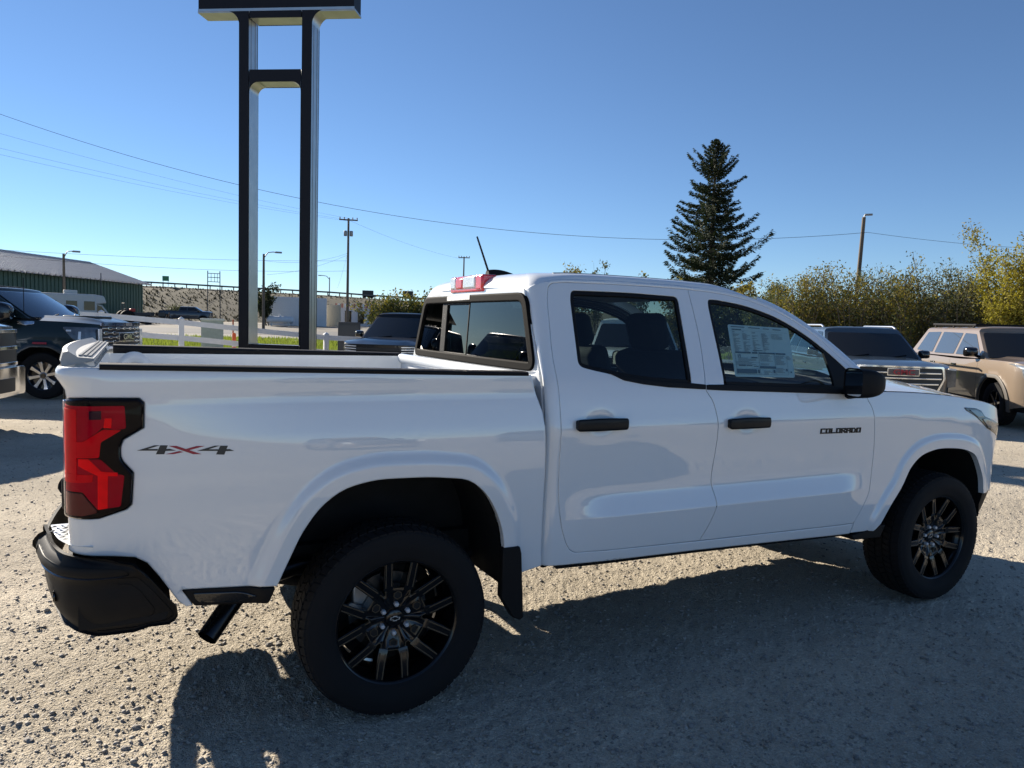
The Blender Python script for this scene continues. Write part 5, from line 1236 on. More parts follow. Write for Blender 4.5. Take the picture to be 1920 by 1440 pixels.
# loose stones: icosahedra squashed and turned, one mesh of uncountable gravel
STONE = mat('loose_stone', (.27, .245, .215), .9, noise=.6, nscale=14, bump=.3, bscale=90); GRIT = mat('pale_grit', (.46, .41, .335), .95, noise=.5, nscale=9)
def stones(n, r0, r1, s0, s1, seed, name, label, octa=False):
    g = np.random.default_rng(seed); t = (1+5**.5)/2
    ico = np.array([(-1, t, 0), (1, t, 0), (-1, -t, 0), (1, -t, 0), (0, -1, t), (0, 1, t), (0, -1, -t), (0, 1, -t), (t, 0, -1), (t, 0, 1), (-t, 0, -1), (-t, 0, 1)], float); ico /= np.linalg.norm(ico[0])
    IF = np.array([(0, 11, 5), (0, 5, 1), (0, 1, 7), (0, 7, 10), (0, 10, 11), (1, 5, 9), (5, 11, 4), (11, 10, 2), (10, 7, 6), (7, 1, 8), (3, 9, 4), (3, 4, 2), (3, 2, 6), (3, 6, 8), (3, 8, 9), (4, 9, 5), (2, 4, 11), (6, 2, 10), (8, 6, 7), (9, 8, 1)])
    if octa:
        ico = np.array([(1, 0, 0), (-1, 0, 0), (0, 1, 0), (0, -1, 0), (0, 0, 1), (0, 0, -1)], float); IF = np.array([(0, 2, 4), (2, 1, 4), (1, 3, 4), (3, 0, 4)]); 
    nv = len(ico)
    d = r0*(r1/r0)**g.random(n)                         # equal share per picture row rather than per square metre
    a = CAM_A+(g.random(n)*2-1)*R(44); X = CAM_POS[0]+d*np.cos(a); Y = CAM_POS[1]+d*np.sin(a)
    s = s0*(s1/s0)**(g.random(n)**2.6)
    V = ico[None]*(1+.28*(g.random((n, nv, 1))-.5)*2)*s[:, None, None]*np.stack([1+.3*g.random(n), .75+.3*g.random(n), .5+.25*g.random(n)], -1)[:, None]
    th = g.random(n)*6.283; c, s_ = np.cos(th), np.sin(th); vx = V[..., 0]*c[:, None]-V[..., 1]*s_[:, None]; vy = V[..., 0]*s_[:, None]+V[..., 1]*c[:, None]
    V = np.stack([vx+X[:, None], vy+Y[:, None], V[..., 2]+(height(X, Y)+s*.22)[:, None]], -1).reshape(-1, 3)
    F = (IF[None]+nv*np.arange(n)[:, None, None]).reshape(-1, 3)
    me = bpy.data.meshes.new(name); me.vertices.add(len(V)); me.vertices.foreach_set('co', V.ravel()); me.loops.add(F.size); me.loops.foreach_set('vertex_index', F.ravel()); me.polygons.add(len(F)); me.polygons.foreach_set('loop_start', np.arange(len(F))*3)
    me.update(calc_edges=True); me.materials.append(GRIT if octa else STONE); o = bpy.data.objects.new(name, me); COL.objects.link(o)
    return tag(o, label, 'gravel', kind='stuff')
stones(30000, 1.6, 18, .0045, .0130, 11, 'loose_gravel', 'loose pebbles scattered over the gravel lot')
stones(190000, 1.6, 15, .0020, .0055, 12, 'grit', 'fine sharp grit covering the gravel lot', True)
# a few dozen of the larger stones one can pick out
BIG = []
g = np.random.default_rng(5)
for k in range(36):
    d = 1.8*(6.5/1.8)**g.random(); a = CAM_A+R(12+g.random()*22) if k % 4 else CAM_A-R(g.random()*30); x, y = CAM_POS[0]+d*math.cos(a), CAM_POS[1]+d*math.sin(a); s = .009+.008*g.random()
    BIG.append((x, y, s, g.random()*6.28))
bm = bmesh.new(); bmesh.ops.create_icosphere(bm, subdivisions=2, radius=1.0)
for v_ in bm.verts:
    c = v_.co; v_.co = c*(1+.22*math.sin(5*c.x+2*c.y)*math.cos(4*c.z+c.x)); v_.co.z *= .62
me0 = bpy.data.meshes.new('stone'); bm.to_mesh(me0); bm.free(); me0.materials.append(STONE)
for x, y, s, a in BIG:
    o = bpy.data.objects.new('stone', me0); COL.objects.link(o); o.location = (x, y, float(height(np.array(x), np.array(y)))+s*.25); o.scale = (s*1.2, s*.9, s); o.rotation_euler = (0, 0, a)
    tag(o, 'small grey stone lying loose on the gravel lot', 'stone', 'larger stones on the gravel')

# grass verge, road beyond the fence
GRASSG = mat('verge_soil', (.055, .085, .02), .95, noise=.4, nscale=3)
def strip(name, px0, px1, d0, d1, m, lift, n=24, z=0):
    v = []; f = []; pxs = np.linspace(px0, px1, n+1)
    for q in pxs:
        for k in range(5):
            d = d0+(d1-d0)*k/4; a = at(q, d); v.append((a.x, a.y, float(gz(a.x, a.y))+lift))
    for i in range(n):
        for k in range(4): f.append((i*5+k, (i+1)*5+k, (i+1)*5+k+1, i*5+k+1))
    return mk(name, v, f, m)
tag(strip('grass_verge', -1200, 1480, 30, 58, GRASSG, .02, 60), kind='structure')
ASPH = mat('worn_asphalt', (.12, .118, .115), .9, noise=.18, nscale=.6)
tag(strip('road', -1500, 2600, 66, 78, ASPH, .035, 80), kind='structure')
tag(strip('road_shoulder', -1500, 2600, 58.2, 65.8, mat('pale_gravel', (.22, .205, .18), .95, noise=.2, nscale=.8), .03, 80), kind='structure')
tag(strip('yard', -1500, 2600, 78.2, 112, mat('yard_dirt', (.16, .145, .12), .95, noise=.25, nscale=.4), .03, 80), kind='structure')
def blades(name, n, px0, px1, d0, d1, h0, h1, m, label, seed):
    g = np.random.default_rng(seed); px = px0+(px1-px0)*g.random(n); d = d0*(d1/d0)**g.random(n); V = np.zeros((n, 3, 3))
    th = np.array([az(q) for q in np.linspace(px0, px1, 200)]); A = np.interp(px, np.linspace(px0, px1, 200), th)
    X = CAM_POS[0]+d*np.cos(A); Y = CAM_POS[1]+d*np.sin(A); Z = gz(X, Y); hh = h0+(h1-h0)*g.random(n)**2; r_ = g.random(n)*6.28; w_ = .02+.03*g.random(n)
    V[:, 0] = np.stack([X+w_*np.cos(r_), Y+w_*np.sin(r_), Z], -1); V[:, 1] = np.stack([X-w_*np.cos(r_), Y-w_*np.sin(r_), Z], -1); V[:, 2] = np.stack([X+.5*hh*(g.random(n)-.5), Y+.5*hh*(g.random(n)-.5), Z+hh], -1)
    F = np.arange(n*3).reshape(n, 3); me = bpy.data.meshes.new(name); me.from_pydata(V.reshape(-1, 3).tolist(), [], F.tolist()); me.materials.append(m)
    o = bpy.data.objects.new(name, me); COL.objects.link(o); return tag(o, label, 'grass', kind='stuff')
def leafmat(name, c, tr=.45):
    if name in MATS: return MATS[name]
    m = mat(name, c, .7, spec=.2, noise=.35, nscale=1.2); t = m.node_tree; b = t.nodes['Principled BSDF']; o = [q for q in t.nodes if q.type == 'OUTPUT_MATERIAL'][0]
    tl = t.nodes.new('ShaderNodeBsdfTranslucent'); tl.inputs[0].default_value = (c[0]*1.3, c[1]*1.3, c[2]*.7, 1); mx = t.nodes.new('ShaderNodeMixShader'); mx.inputs[0].default_value = tr
    t.links.new(b.outputs[0], mx.inputs[1]); t.links.new(tl.outputs[0], mx.inputs[2]); t.links.new(mx.outputs[0], o.inputs[0]); return m
blades('grass', 60000, 200, 1450, 30, 58, .10, .30, leafmat('grass_blade', (.15, .19, .045)), 'bright green grass on the verge behind the white fence', 3)

# ================================================================== street furniture, sign, fence
SIGNB = mat('sign_black_panel', (.006, .007, .012), .5, 0, 0, .25); ALU = mat('brushed_aluminium', (.60, .60, .58), .34, 1.0, noise=.08, nscale=3)
sd_ = 20.0; sp = at(521, sd_); face = az(521)+math.pi-R(24)      # direction the black face looks to
SG = empty('pylon_sign', (sp.x, sp.y, 0), face-math.pi/2+math.pi); tag(SG, 'tall dealership pylon sign of two black and silver posts behind the box', 'sign')
# local: +x to the right in the picture, -y towards the viewer
k_ = sd_/CAM_F/math.cos(R(20))
HX, TH = .93, .20; DEP = .50
z_bot, z1, z2, z_in, z_hd = zat(520, 646, sd_), zat(520, 157, sd_), zat(520, 136, sd_), zat(520, 40, sd_), zat(520, 26, sd_)
def sbox(nm, x0, x1, z0, z1_, y0=-DEP/2, y1=DEP/2, ma=SIGNB, b=.0):
    m = MB(); m.box((x0, y0, z0), (x1, y1, z1_)); o = m.build(nm, ma, SG, smooth=False); return bevel(o, b, 2) if b else o
for s in (-1, 1):
    x0, x1 = (-HX, -HX+.25) if s < 0 else (HX-.25, HX)
    sbox('post_core', x0+.004, x1-.004, 0, z_hd, -DEP/2+.012, DEP/2-.012, ALU)
    sbox('post_face', x0, x1, .0, z_hd, -DEP/2-.004, -DEP/2+.011, SIGNB); sbox('post_face', x0, x1, .0, z_hd, DEP/2-.011, DEP/2+.004, SIGNB)
    for y in (-.12, .10): sbox('post_groove', x1-.006 if s > 0 else x1-.006, x1+.001, 0, z_hd, y, y+.015, mat('groove_grey', (.2, .2, .2), .5, .8))
for z0, z1_ in ((z1-.02, z2+.0), (z_in, z_hd), (0, z_bot-.0)):
    sbox('cross_core', -HX+.27, HX-.27, z0+.006, z1_-.006, -DEP/2+.012, DEP/2-.012, ALU); sbox('cross_face', -HX+.27, HX-.27, z0, z1_, -DEP/2-.004, -DEP/2+.011); sbox('cross_face', -HX+.27, HX-.27, z0, z1_, DEP/2-.011, DEP/2+.004)
# rounded inner corners below the middle bar and under the head
def fillet(cx, cz, sx, sz, r, ma, y0, y1, nm):
    P = [(0, 0)]+[(r-r*math.sin(a), r-r*math.cos(a)) for a in np.linspace(0, math.pi/2, 9)]
    P = [(0, 0), (r, 0)]+[(r-r*math.sin(a), r-r*math.cos(a)) for a in np.linspace(0, math.pi/2, 9)][1:-1]+[(0, r)]
    m = MB(); m.prism([(cx+sx*a, cz+sz*b) for a, b in P], y0, y1, lambda u, v_, d: (u, d, v_)); m.build(nm, ma, SG, fix=True, angle=30)
for s in (-1, 1):
    fillet(s*(HX-.272), z1-.022, -s, -1, .22, SIGNB, -DEP/2-.003, -DEP/2+.010, 'corner_face'); fillet(s*(HX-.272), z1-.022, -s, -1, .22, ALU, -DEP/2+.011, DEP/2-.012, 'corner_core')
    fillet(s*(HX-.002), z_hd, s, -1, .34, SIGNB, -DEP/2-.003, -DEP/2+.010, 'head_corner_face'); fillet(s*(HX-.002), z_hd, s, -1, .34, ALU, -DEP/2+.011, DEP/2-.012, 'head_corner_core')
sbox('sign_head', -HX-1.05, HX+1.05, z_hd, z_hd+3.2, -DEP/2-.004, DEP/2+.004, SIGNB); sbox('head_edge', -HX-1.07, HX+1.07, z_hd-.04, z_hd+.004, -DEP/2+.004, DEP/2-.004, ALU); sbox('head_trim', -HX-1.06, HX+1.06, z_hd-.015, z_hd+.05, -DEP/2-.010, -DEP/2-.003, ALU)
for s in (-1, 1): sbox('inner_lip', -HX+.27 if s < 0 else HX-.272, -HX+.272 if s < 0 else HX-.27, z_bot, z1, -DEP/2-.002, DEP/2, ALU)

VINYL = mat('white_vinyl', (.72, .73, .74), .4, noise=.05)
FE = empty('rail_fence', at(340, 21.5)); tag(FE, 'white vinyl two rail fence between the sign and the grass verge', 'fence')
def fpt(px, top): 
    q = at(px, 21.5); return (q.x-FE.location.x, q.y-FE.location.y, top)
fpx = [40, 190, 340, 476, 612, 748, 884, 1020, 1156, 1292, 1428]; ftop = [zat(40, 575, 21.5), zat(190, 585, 21.5), zat(340, 598, 21.5), zat(476, 613, 21.5), zat(612, 627, 21.5)]+[zat(612, 627, 21.5)-.06*k for k in range(1, 7)]
for q, tz in zip(fpx, ftop):
    x, y, z = fpt(q, tz); m = MB(); m.box((x-.065, y-.065, -.3), (x+.065, y+.065, z)); m.add([(x-.08, y-.08, z), (x+.08, y-.08, z), (x+.08, y+.08, z), (x-.08, y+.08, z), (x, y, z+.06)], [(0, 1, 4), (1, 2, 4), (2, 3, 4), (3, 0, 4), (3, 2, 1, 0)]); m.build('post', VINYL, FE, smooth=False)
for i in range(len(fpx)-1):
    for dz in (.09, .50):
        a = Vector(fpt(fpx[i], ftop[i]-dz)); b = Vector(fpt(fpx[i+1], ftop[i+1]-dz)); d = (b-a).normalized(); n = Vector((-d.y, d.x, 0)).normalized()*.02; u = Vector((0, 0, .068))
        m = MB(); m.add([a-n-u, a+n-u, a+n+u, a-n+u, b-n-u, b+n-u, b+n+u, b-n+u], [(0, 1, 2, 3), (7, 6, 5, 4), (0, 4, 5, 1), (1, 5, 6, 2), (2, 6, 7, 3), (3, 7, 4, 0)]); m.build('rail', VINYL, FE, smooth=False)
def boxthing(name, px, d, wpx, y_top, y_bot, depth, ma, label, cat, rz=None, bev=.02, lid=None):
    p = at(px, d); w_ = wpx*d/CAM_F*1.05; zt, z0 = zat(px, y_top, d), (float(gz(p.x, p.y)) if y_bot is None else zat(px, y_bot, d))
    e = empty(name, (p.x, p.y, z0), (az(px)-math.pi/2) if rz is None else rz); tag(e, label, cat)
    m = MB(); m.box((-w_/2, -depth/2, 0), (w_/2, depth/2, zt-z0)); bevel(m.build('cabinet' if cat != 'building' else 'wall', ma, e), bev)
    if lid: m = MB(); m.box((-w_/2-.03, -depth/2-.03, zt-z0-.02), (w_/2+.03, depth/2+.03, zt-z0+.05)); bevel(m.build('lid', lid, e), .01)
    return e, w_, zt-z0
UT = mat('pale_green_cabinet', (.30, .36, .31), .6, noise=.1)
e, w_, h_ = boxthing('utility_cabinet', 398, 28, 34, 600, None, .7, UT, 'pale green utility cabinet behind the white fence', 'utility box', lid=mat('cabinet_lid', (.45, .50, .46), .6))
m = MB(); m.box((-w_/2+.03, -.356, .1), (-.01, -.35, h_-.1)); m.box((.01, -.356, .1), (w_/2-.03, -.35, h_-.1)); m.build('door', UT, e)
e, w_, h_ = boxthing('dark_cabinet', 655, 26, 38, 604, None, .5, mat('charcoal_cabinet', (.035, .04, .045), .6), 'charcoal utility cabinet left of the black SUV', 'utility box')
m = MB(); m.box((-w_/2+.04, -.262, .1), (w_/2-.04, -.252, h_-.1)); m.build('door', mat('charcoal_cabinet_door', (.045, .05, .055), .5), e)
ORG = mat('orange_marker', (.62, .10, .025), .6)
for px, d, yt, lb in ((439, 24, 624, 'orange marker stake close to the left sign post'), (437, 60, 599, 'small orange marker stake at the far side of the road')):
    p = at(px, d); e = empty('marker_stake', (p.x, p.y, float(gz(p.x, p.y)))); tag(e, lb, 'marker stake', None); h_ = max(.4, zat(px, yt, d)-float(gz(p.x, p.y)))
    m = MB(); m.prism([(-.05, 0), (.05, 0), (.055, h_-.05), (.03, h_), (-.03, h_), (-.055, h_-.05)], -.015, .015, lambda u, v_, dd: (u, dd, v_)); m.build('stake', ORG, e, fix=True)
    m = MB(); m.box((-.06, -.02, h_*.62), (.06, .02, h_*.70)); m.build('reflective_band', VINYL, e)

WOOD = mat('weathered_pole_wood', (.13, .105, .08), .9, noise=.3, nscale=3, bump=.3, bscale=20); GALV = mat('pole_grey', (.26, .27, .28), .5, .6); DKP = mat('dark_pole', (.05, .055, .06), .6)
POLETOP = {}
def pole(key, name, px, d, ytop, label, r=.14, ma=WOOD, lean=(0, 0), arm=None, cat='utility pole', cross=None, head=1.0):
    p = at(px, d); z0 = float(gz(p.x, p.y)); zt = zat(px, ytop, d); e = empty(name, (p.x, p.y, z0), az(px)-math.pi/2); tag(e, label, cat)
    H = zt-z0; L = lambda t: (lean[0]*t, lean[1]*t, H*t)
    m = MB(); m.tube([L(0), L(.5), L(1)], [r, r*.85, r*.68], 10); m.build('shaft', ma, e, angle=60)
    if arm:
        ax_, az2, th = arm; x, y, z = L(1); m = MB(); m.tube([(x, y, z-.4), (x+ax_*.35, y, z+az2*.7), (x+ax_*.75, y, z+az2), (x+ax_, y, z+az2)], th, 8); m.build('bracket_arm', ma if ma is not WOOD else GALV, e, angle=60)
        m = MB(); s_ = 1 if ax_ > 0 else -1; m.box((x+ax_-.1*s_*head if s_ > 0 else x+ax_-.55*head, y-.13*head, z+az2-.09*head), (x+ax_+.55*head if s_ > 0 else x+ax_+.1*head, y+.13*head, z+az2+.07*head)); bevel(m.build('lamp_head', GALV, e), .05*head, 3)
    if cross:
        x, y, z = L(.985); m = MB(); m.box((x-cross, y-.06, z-.07), (x+cross, y+.06, z+.07)); m.build('crossarm', ma, e)
        for q in (-.92, -.45, .45, .92):
            m = MB(); m.lathe([(.001, .30), (.05, .28), (.07, .2), (.04, .16), (.06, .10), (.03, .06)], 8, lambda r_, a, h: (x+q*cross+r_*math.cos(a), y+r_*math.sin(a), z+h)); m.build('insulator', mat('insulator_brown', (.10, .06, .05), .3), e, fix=True)
    POLETOP[key] = Vector((p.x, p.y, zt)); return e, H
pole('A', 'yard_light_pole', 121, 78, 476, 'wooden light pole in front of the green metal building', .15, arm=(.75, .28, .04), cat='light pole')
e, H = pole('B', 'power_pole', 651, 85, 409, 'tall wooden power pole with crossarm and transformers right of the sign', .17, cross=1.0)
for sx in (-.32, .32):
    m = MB(); m.lathe([(.001, .55), (.16, .53), (.18, .48), (.18, .0), (.15, -.05), (.001, -.05)], 14, lambda r_, a, h: (sx+r_*math.cos(a), r_*math.sin(a), H-1.9+h)); m.build('transformer', GALV, e, fix=True)
pole('C', 'street_lamp', 494, 75, 476, 'street lamp on a wooden pole seen between the sign posts', .15, arm=(1.1, .22, .045), cat='street lamp')
pole('D', 'street_lamp', 617, 150, 520, 'small distant street lamp just right of the sign', .14, ma=GALV, arm=(-1.6, .3, .06), cat='street lamp')
pole('E', 'power_pole', 867, 120, 481, 'distant pole with short crossarm left of the roof aerial', .16, cross=.9)
pole('F', 'leaning_light_pole', 1597, 33, 408, 'leaning wooden light pole standing in the willow hedge', .105, lean=(.16, 0), arm=(.06, .10, .03), head=.45, cat='light pole')
pole('G', 'vent_mast', 190, 88, 512, 'thin dark mast against the green metal building', .06, ma=DKP, cat='mast')
HF = at(401, 112); e = empty('steel_frame_mast', (HF.x, HF.y, float(gz(HF.x, HF.y))), az(401)-math.pi/2); tag(e, 'two legged steel frame mast before the embankment', 'mast')
zt = zat(401, 508, 112)-e.location.z
for s in (-1, 1):
    m = MB(); m.tube([(s*.82, 0, 0), (s*.78, 0, zt)], .07, 6); m.build('leg', DKP, e)
for z in (zt-.35, zt-.9, zt-1.5): m = MB(); m.tube([(-.8, 0, z), (.8, 0, z)], .05, 6); m.build('crossbar', DKP, e)
for x in (-.35, .1, .45): m = MB(); m.tube([(x, 0, zt-1.5), (x, 0, zt-.35)], .035, 6); m.build('strut', DKP, e)
WIRE = mat('wire_dark', (.035, .037, .04), .6)
def wire(pts, r, label, sag=0.0, n=18):
    a, b = Vector(pts[0]), Vector(pts[1]); P = [a.lerp(b, t)-Vector((0, 0, sag*4*t*(1-t))) for t in np.linspace(0, 1, n+1)]
    m = MB(); m.tube([q-a for q in P], r, 5); o = m.build('overhead_wire', WIRE); o.location = a; tag(o, label, 'wire'); return o
def wp(px, py, d): q = at(px, d); return Vector((q.x, q.y, zat(px, py, d)))
wire((wp(-60, 190, 36), wp(1614, 436, 33)), .008, 'long overhead wire sloping from upper left down to the leaning light pole', 2.0, 40)
wire((wp(1614, 436, 33), wp(1960, 468, 40)), .007, 'overhead wire from the leaning light pole to the yellow tree at right', .10)
for k, (a, b, d) in enumerate(((232, 409, 60), (262, 412, 60), (275, 414, 60))): wire((wp(-60, a, d), wp(650, b, 85)), .007, ('upper', 'middle', 'lower')[k]+' of three faint wires running from the left edge to the power pole top', .4, 30)
wire((wp(650, 412, 85), wp(867, 486, 120)), .010, 'faint wire from the power pole to the distant crossarm pole', .5)
wire((wp(-40, 466, 74), wp(650, 489, 85)), .012, 'upper of the low wires crossing behind the sign posts', .3, 24)
wire((wp(-40, 476, 74), wp(650, 508, 85)), .012, 'lower of the low wires crossing behind the sign posts', .5, 24)
wire((wp(497, 489, 75), wp(650, 475, 85)), .010, 'short wire from the street lamp up to the power pole', .5)
wire((wp(500, 515, 75), wp(650, 478, 85)), .010, 'short slack wire between the street lamp pole and power pole', .4)
wire((wp(632, 540, 100), wp(650, 475, 85)), .008, 'steep service wire dropping from the power pole', .2)

# ================================================================== buildings and far things
def corrugated(name, col, scale, rough=.5, metal=.3):
    m = mat(name, col, rough, metal, noise=.06, nscale=.7); return m
GW = corrugated('green_metal_cladding', (.065, .115, .085), 1); RF = mat('weathered_metal_roof', (.36, .37, .39), .34, .85, noise=.12, nscale=.8)
A0, A1 = at(-150, 80), at(268, 108); dirv = (A1-A0); Lb = dirv.length; dirv.normalize(); nrm = Vector((-dirv.y, dirv.x, 0)); nrm = nrm if nrm.dot(A0-Vector(CAM_POS)) > 0 else -nrm
GB = empty('green_metal_building', (A0.x, A0.y, 0), math.atan2(dirv.y, dirv.x)); tag(GB, 'long green metal sided building with ribbed grey roof at far left', 'building')
flip = 1 if Vector((-dirv.y, dirv.x, 0)).dot(nrm) > 0 else -1
eave, ridge, dep = 5.4, 8.0, 15.0
def gbp(x, y, z): return (x, y*flip, z)
m = MB(); m.add([gbp(0, 0, 0), gbp(Lb, 0, 0), gbp(Lb, 0, eave), gbp(0, 0, eave), gbp(Lb, dep, 0), gbp(Lb, dep, eave), gbp(Lb, dep/2, ridge-.1), gbp(0, dep, 0), gbp(0, dep, eave)], [(0, 1, 2, 3), (1, 4, 5, 6, 2), (4, 7, 8, 5)]); m.build('wall', GW, GB, fix=True, smooth=False)
# ribs of the cladding and of the roof are real pieces
nr_ = int(Lb/.62)
rib = MB(); rib.box((-.05, -.06, 0), (.05, .0, eave-.05)); rme = None
for i in range(nr_):
    x = Lb-.3-i*.62
    if x < .5: break
    if rme is None: o = rib.build('cladding_rib', GW, GB, smooth=False); rme = o.data
    else: o = bpy.data.objects.new('cladding_rib', rme); COL.objects.link(o); o.parent = GB
    o.location = gbp(x, 0, 0); o.scale = (1, flip, 1)
m = MB(); m.add([gbp(-1, -.9, eave-.12), gbp(Lb+.6, -.9, eave-.12), gbp(Lb+.6, dep/2, ridge), gbp(-1, dep/2, ridge), gbp(Lb+.6, dep+.9, eave-.12), gbp(-1, dep+.9, eave-.12)], [(0, 1, 2, 3), (3, 2, 4, 5)]); m.build('roof', RF, GB, smooth=False, fix=True)
rme = None; rl = math.hypot(dep/2+.9, ridge-eave+.12); ra = math.atan2(ridge-eave+.12, dep/2+.9)
for i in range(int((Lb+1)/.85)):
    x = Lb+.4-i*.85
    if rme is None:
        q = MB(); q.box((-.09, 0, 0), (.09, rl, .16)); o = q.build('roof_rib', RF, GB, smooth=False); rme = o.data
    else: o = bpy.data.objects.new('roof_rib', rme); COL.objects.link(o); o.parent = GB
    o.location = gbp(x, -.9, eave-.12); o.rotation_euler = (ra*flip, 0, 0); o.scale = (1, flip, 1)
m = MB(); m.box((-1, flip*(dep/2)-.25, ridge-.05), (Lb+.6, flip*(dep/2)+.25, ridge+.12)); m.build('ridge_cap', RF, GB)

# embankment with guard rail
EMB = mat('dry_embankment_grass', (.072, .063, .036), .95, noise=.2, nscale=.12)
tops = [(-300, 545), (100, 534), (268, 535), (450, 545), (620, 554), (700, 560), (800, 566), (1000, 580), (1400, 600), (2300, 640)]
v = []; f = []; pxs = np.linspace(-300, 2300, 90); g = np.random.default_rng(9)
for q in pxs:
    yt = np.interp(q, [a for a, _ in tops], [b for _, b in tops]); zt = zat(q, yt, 150)
    for k, (d, t) in enumerate(((126, 0), (131, .22), (137, .50), (143, .78), (148, .96), (150, 1.0), (165, 1.0))):
        p = at(q, d); v.append((p.x, p.y, .7+(zt-.7)*t+(g.random()-.5)*.35*(0 < k < 4)))
for i in range(len(pxs)-1):
    for k in range(6): f.append((i*7+k, (i+1)*7+k, (i+1)*7+k+1, i*7+k+1))
tag(mk('embankment', v, f, EMB), kind='structure')
def tufts(name, n, seed, m, label):
    g = np.random.default_rng(seed); V = []; 
    px = 200+620*g.random(n); t = g.random(n); 
    for i in range(n):
        yt = np.interp(px[i], [a for a, _ in tops], [b for _, b in tops]); zt = zat(px[i], yt, 150); d = 126+23*t[i]; p = at(px[i], d); z = .7+(zt-.7)*np.interp(d, (126, 131, 137, 143, 148), (0, .22, .5, .78, .96))
        s = .10+.32*g.random()**2
        for k in range(4):
            a = g.random()*6.28; V += [(p.x+.4*s*math.cos(a), p.y+.4*s*math.sin(a), z-.1), (p.x-.4*s*math.cos(a), p.y-.4*s*math.sin(a), z-.1), (p.x+.7*s*(g.random()-.5), p.y, z+s)]
    me = bpy.data.meshes.new(name); me.from_pydata(V, [], [(3*i, 3*i+1, 3*i+2) for i in range(len(V)//3)]); me.materials.append(m); o = bpy.data.objects.new(name, me); COL.objects.link(o); tag(o, label, 'dry grass', kind='stuff')
tufts('dry_grass', 3000, 4, leafmat('straw_grass', (.082, .072, .042), .12), 'dry brown weeds covering the embankment')
GR = empty('guard_rail', at(268, 149)); tag(GR, 'steel guard rail along the top of the embankment', 'guard rail')
prev = None; gpx = list(range(240, 860, 22))
for q in gpx:
    yt = np.interp(q, [a for a, _ in tops], [b for _, b in tops]); z0 = zat(q, yt, 150); p = at(q, 149.5)-GR.location; p.z = z0
    m = MB(); m.box((p.x-.09, p.y-.09, z0-.3), (p.x+.09, p.y+.09, z0+.72)); m.build('post', DKP, GR, smooth=False)
    c = Vector((p.x, p.y, z0+.60))
    if prev is not None:
        u = Vector((0, 0, .15)); n = Vector((0, -.06, 0)); m = MB(); m.add([prev-u, c-u, c+u, prev+u, prev-u-n, c-u-n, c+u-n, prev+u-n], [(0, 1, 2, 3), (7, 6, 5, 4), (3, 2, 6, 7), (0, 4, 5, 1)]); m.build('rail', mat('rail_steel', (.10, .105, .11), .6, .4), GR, smooth=False)
    prev = c
p = at(311, 151); z0 = zat(311, 533, 151); e = empty('highway_sign', (p.x, p.y, z0-.5), az(311)-math.pi/2); tag(e, 'small green highway sign on top of the embankment', 'sign')
m = MB(); m.box((-.55, -.03, 1.1), (.55, .03, 2.0)); m.build('board', mat('sign_green', (.03, .20, .09), .5), e)
for s in (-1, 1): m = MB(); m.box((s*.42-.04, .03, 0), (s*.42+.04, .1, 1.9)); m.build('post', GALV, e)
for px, wpx, yt, yb, lb in ((689, 20, 545, 560, 'dark box trailer on the highway left of the cab'), (764, 19, 546, 562, 'second dark box trailer on the highway nearer the cab')):
    d = 156; p = at(px, d); z0 = zat(px, yb, d); e = empty('box_trailer', (p.x, p.y, z0), az(px)-math.pi/2); tag(e, lb, 'trailer'); w_ = wpx*d/CAM_F; h_ = zat(px, yt, d)-z0
    m = MB(); m.box((-w_/2, -1.2, .35*h_), (w_/2, 1.2, h_)); bevel(m.build('box', mat('trailer_dark', (.03, .032, .035), .6), e), .05)
    m = MB(); m.box((-w_/2+.1, -1.0, .25*h_), (w_/2+.5, 1.0, .34*h_)); m.build('frame', DARK, e)
    for s in (-.3, .1, .35): m = MB(); m.lathe([(.01, -.12), (.45, -.12), (.45, .12), (.01, .12)], 14, lambda r_, a, h: (s*w_+r_*math.cos(a), -1.0+h, .3*h_+r_*math.sin(a))); m.build('wheel', RUB, e, fix=True)
# container, sheds, tank behind the road
WCON = mat('white_container', (.62, .64, .66), .5, noise=.06)
e, w_, h_ = boxthing('storage_container', 558, 100, 95, 558, None, 2.4, WCON, 'white metal storage container seen through the sign posts', 'container', bev=.03)
for i in range(34):
    x = -w_/2+.1+i*(w_-.2)/33; m = MB() if i == 0 else None
    if i == 0: m.box((-.035, -.03, .1), (.035, 0, h_-.1)); o = m.build('side_rib', WCON, e, smooth=False); rd = o.data
    else: o = bpy.data.objects.new('side_rib', rd); COL.objects.link(o); o.parent = e
    o.location = (x, -1.2, 0)
e, w_, h_ = boxthing('beige_shed', 622, 104, 30, 572, None, 3, mat('beige_siding', (.42, .37, .28), .7, noise=.08), 'low beige shed right of the storage container', 'building')
for k in range(9): m = MB(); m.box((-w_/2, -1.53, .15+k*h_/10), (w_/2, -1.505, .15+k*h_/10+.06)); m.build('siding_board', MATS['beige_siding'], e, smooth=False)
e, w_, h_ = boxthing('low_white_building', 668, 112, 70, 577, None, 5, mat('pale_block_wall', (.48, .50, .54), .7, noise=.1), 'low pale building with red and white roof edge behind the black SUV', 'building')
for k in range(14): m = MB(); m.box((-w_/2+k*w_/14, -2.7, h_-.1), (-w_/2+(k+.55)*w_/14, -2.5, h_+.5)); m.build('roof_panel', mat('faded_red_panel', (.42, .16, .13), .6) if k % 2 == 0 else WCON, e, smooth=False)
for x in (-1.6, .2, 1.8): m = MB(); m.box((x, -2.54, .4), (x+.9, -2.505, h_-.5)); m.build('window', CGLASS, e)
p = at(525, 96); e = empty('propane_tank', (p.x, p.y, float(gz(p.x, p.y))), az(525)-math.pi/2); tag(e, 'white horizontal propane tank at the foot of the container', 'tank')
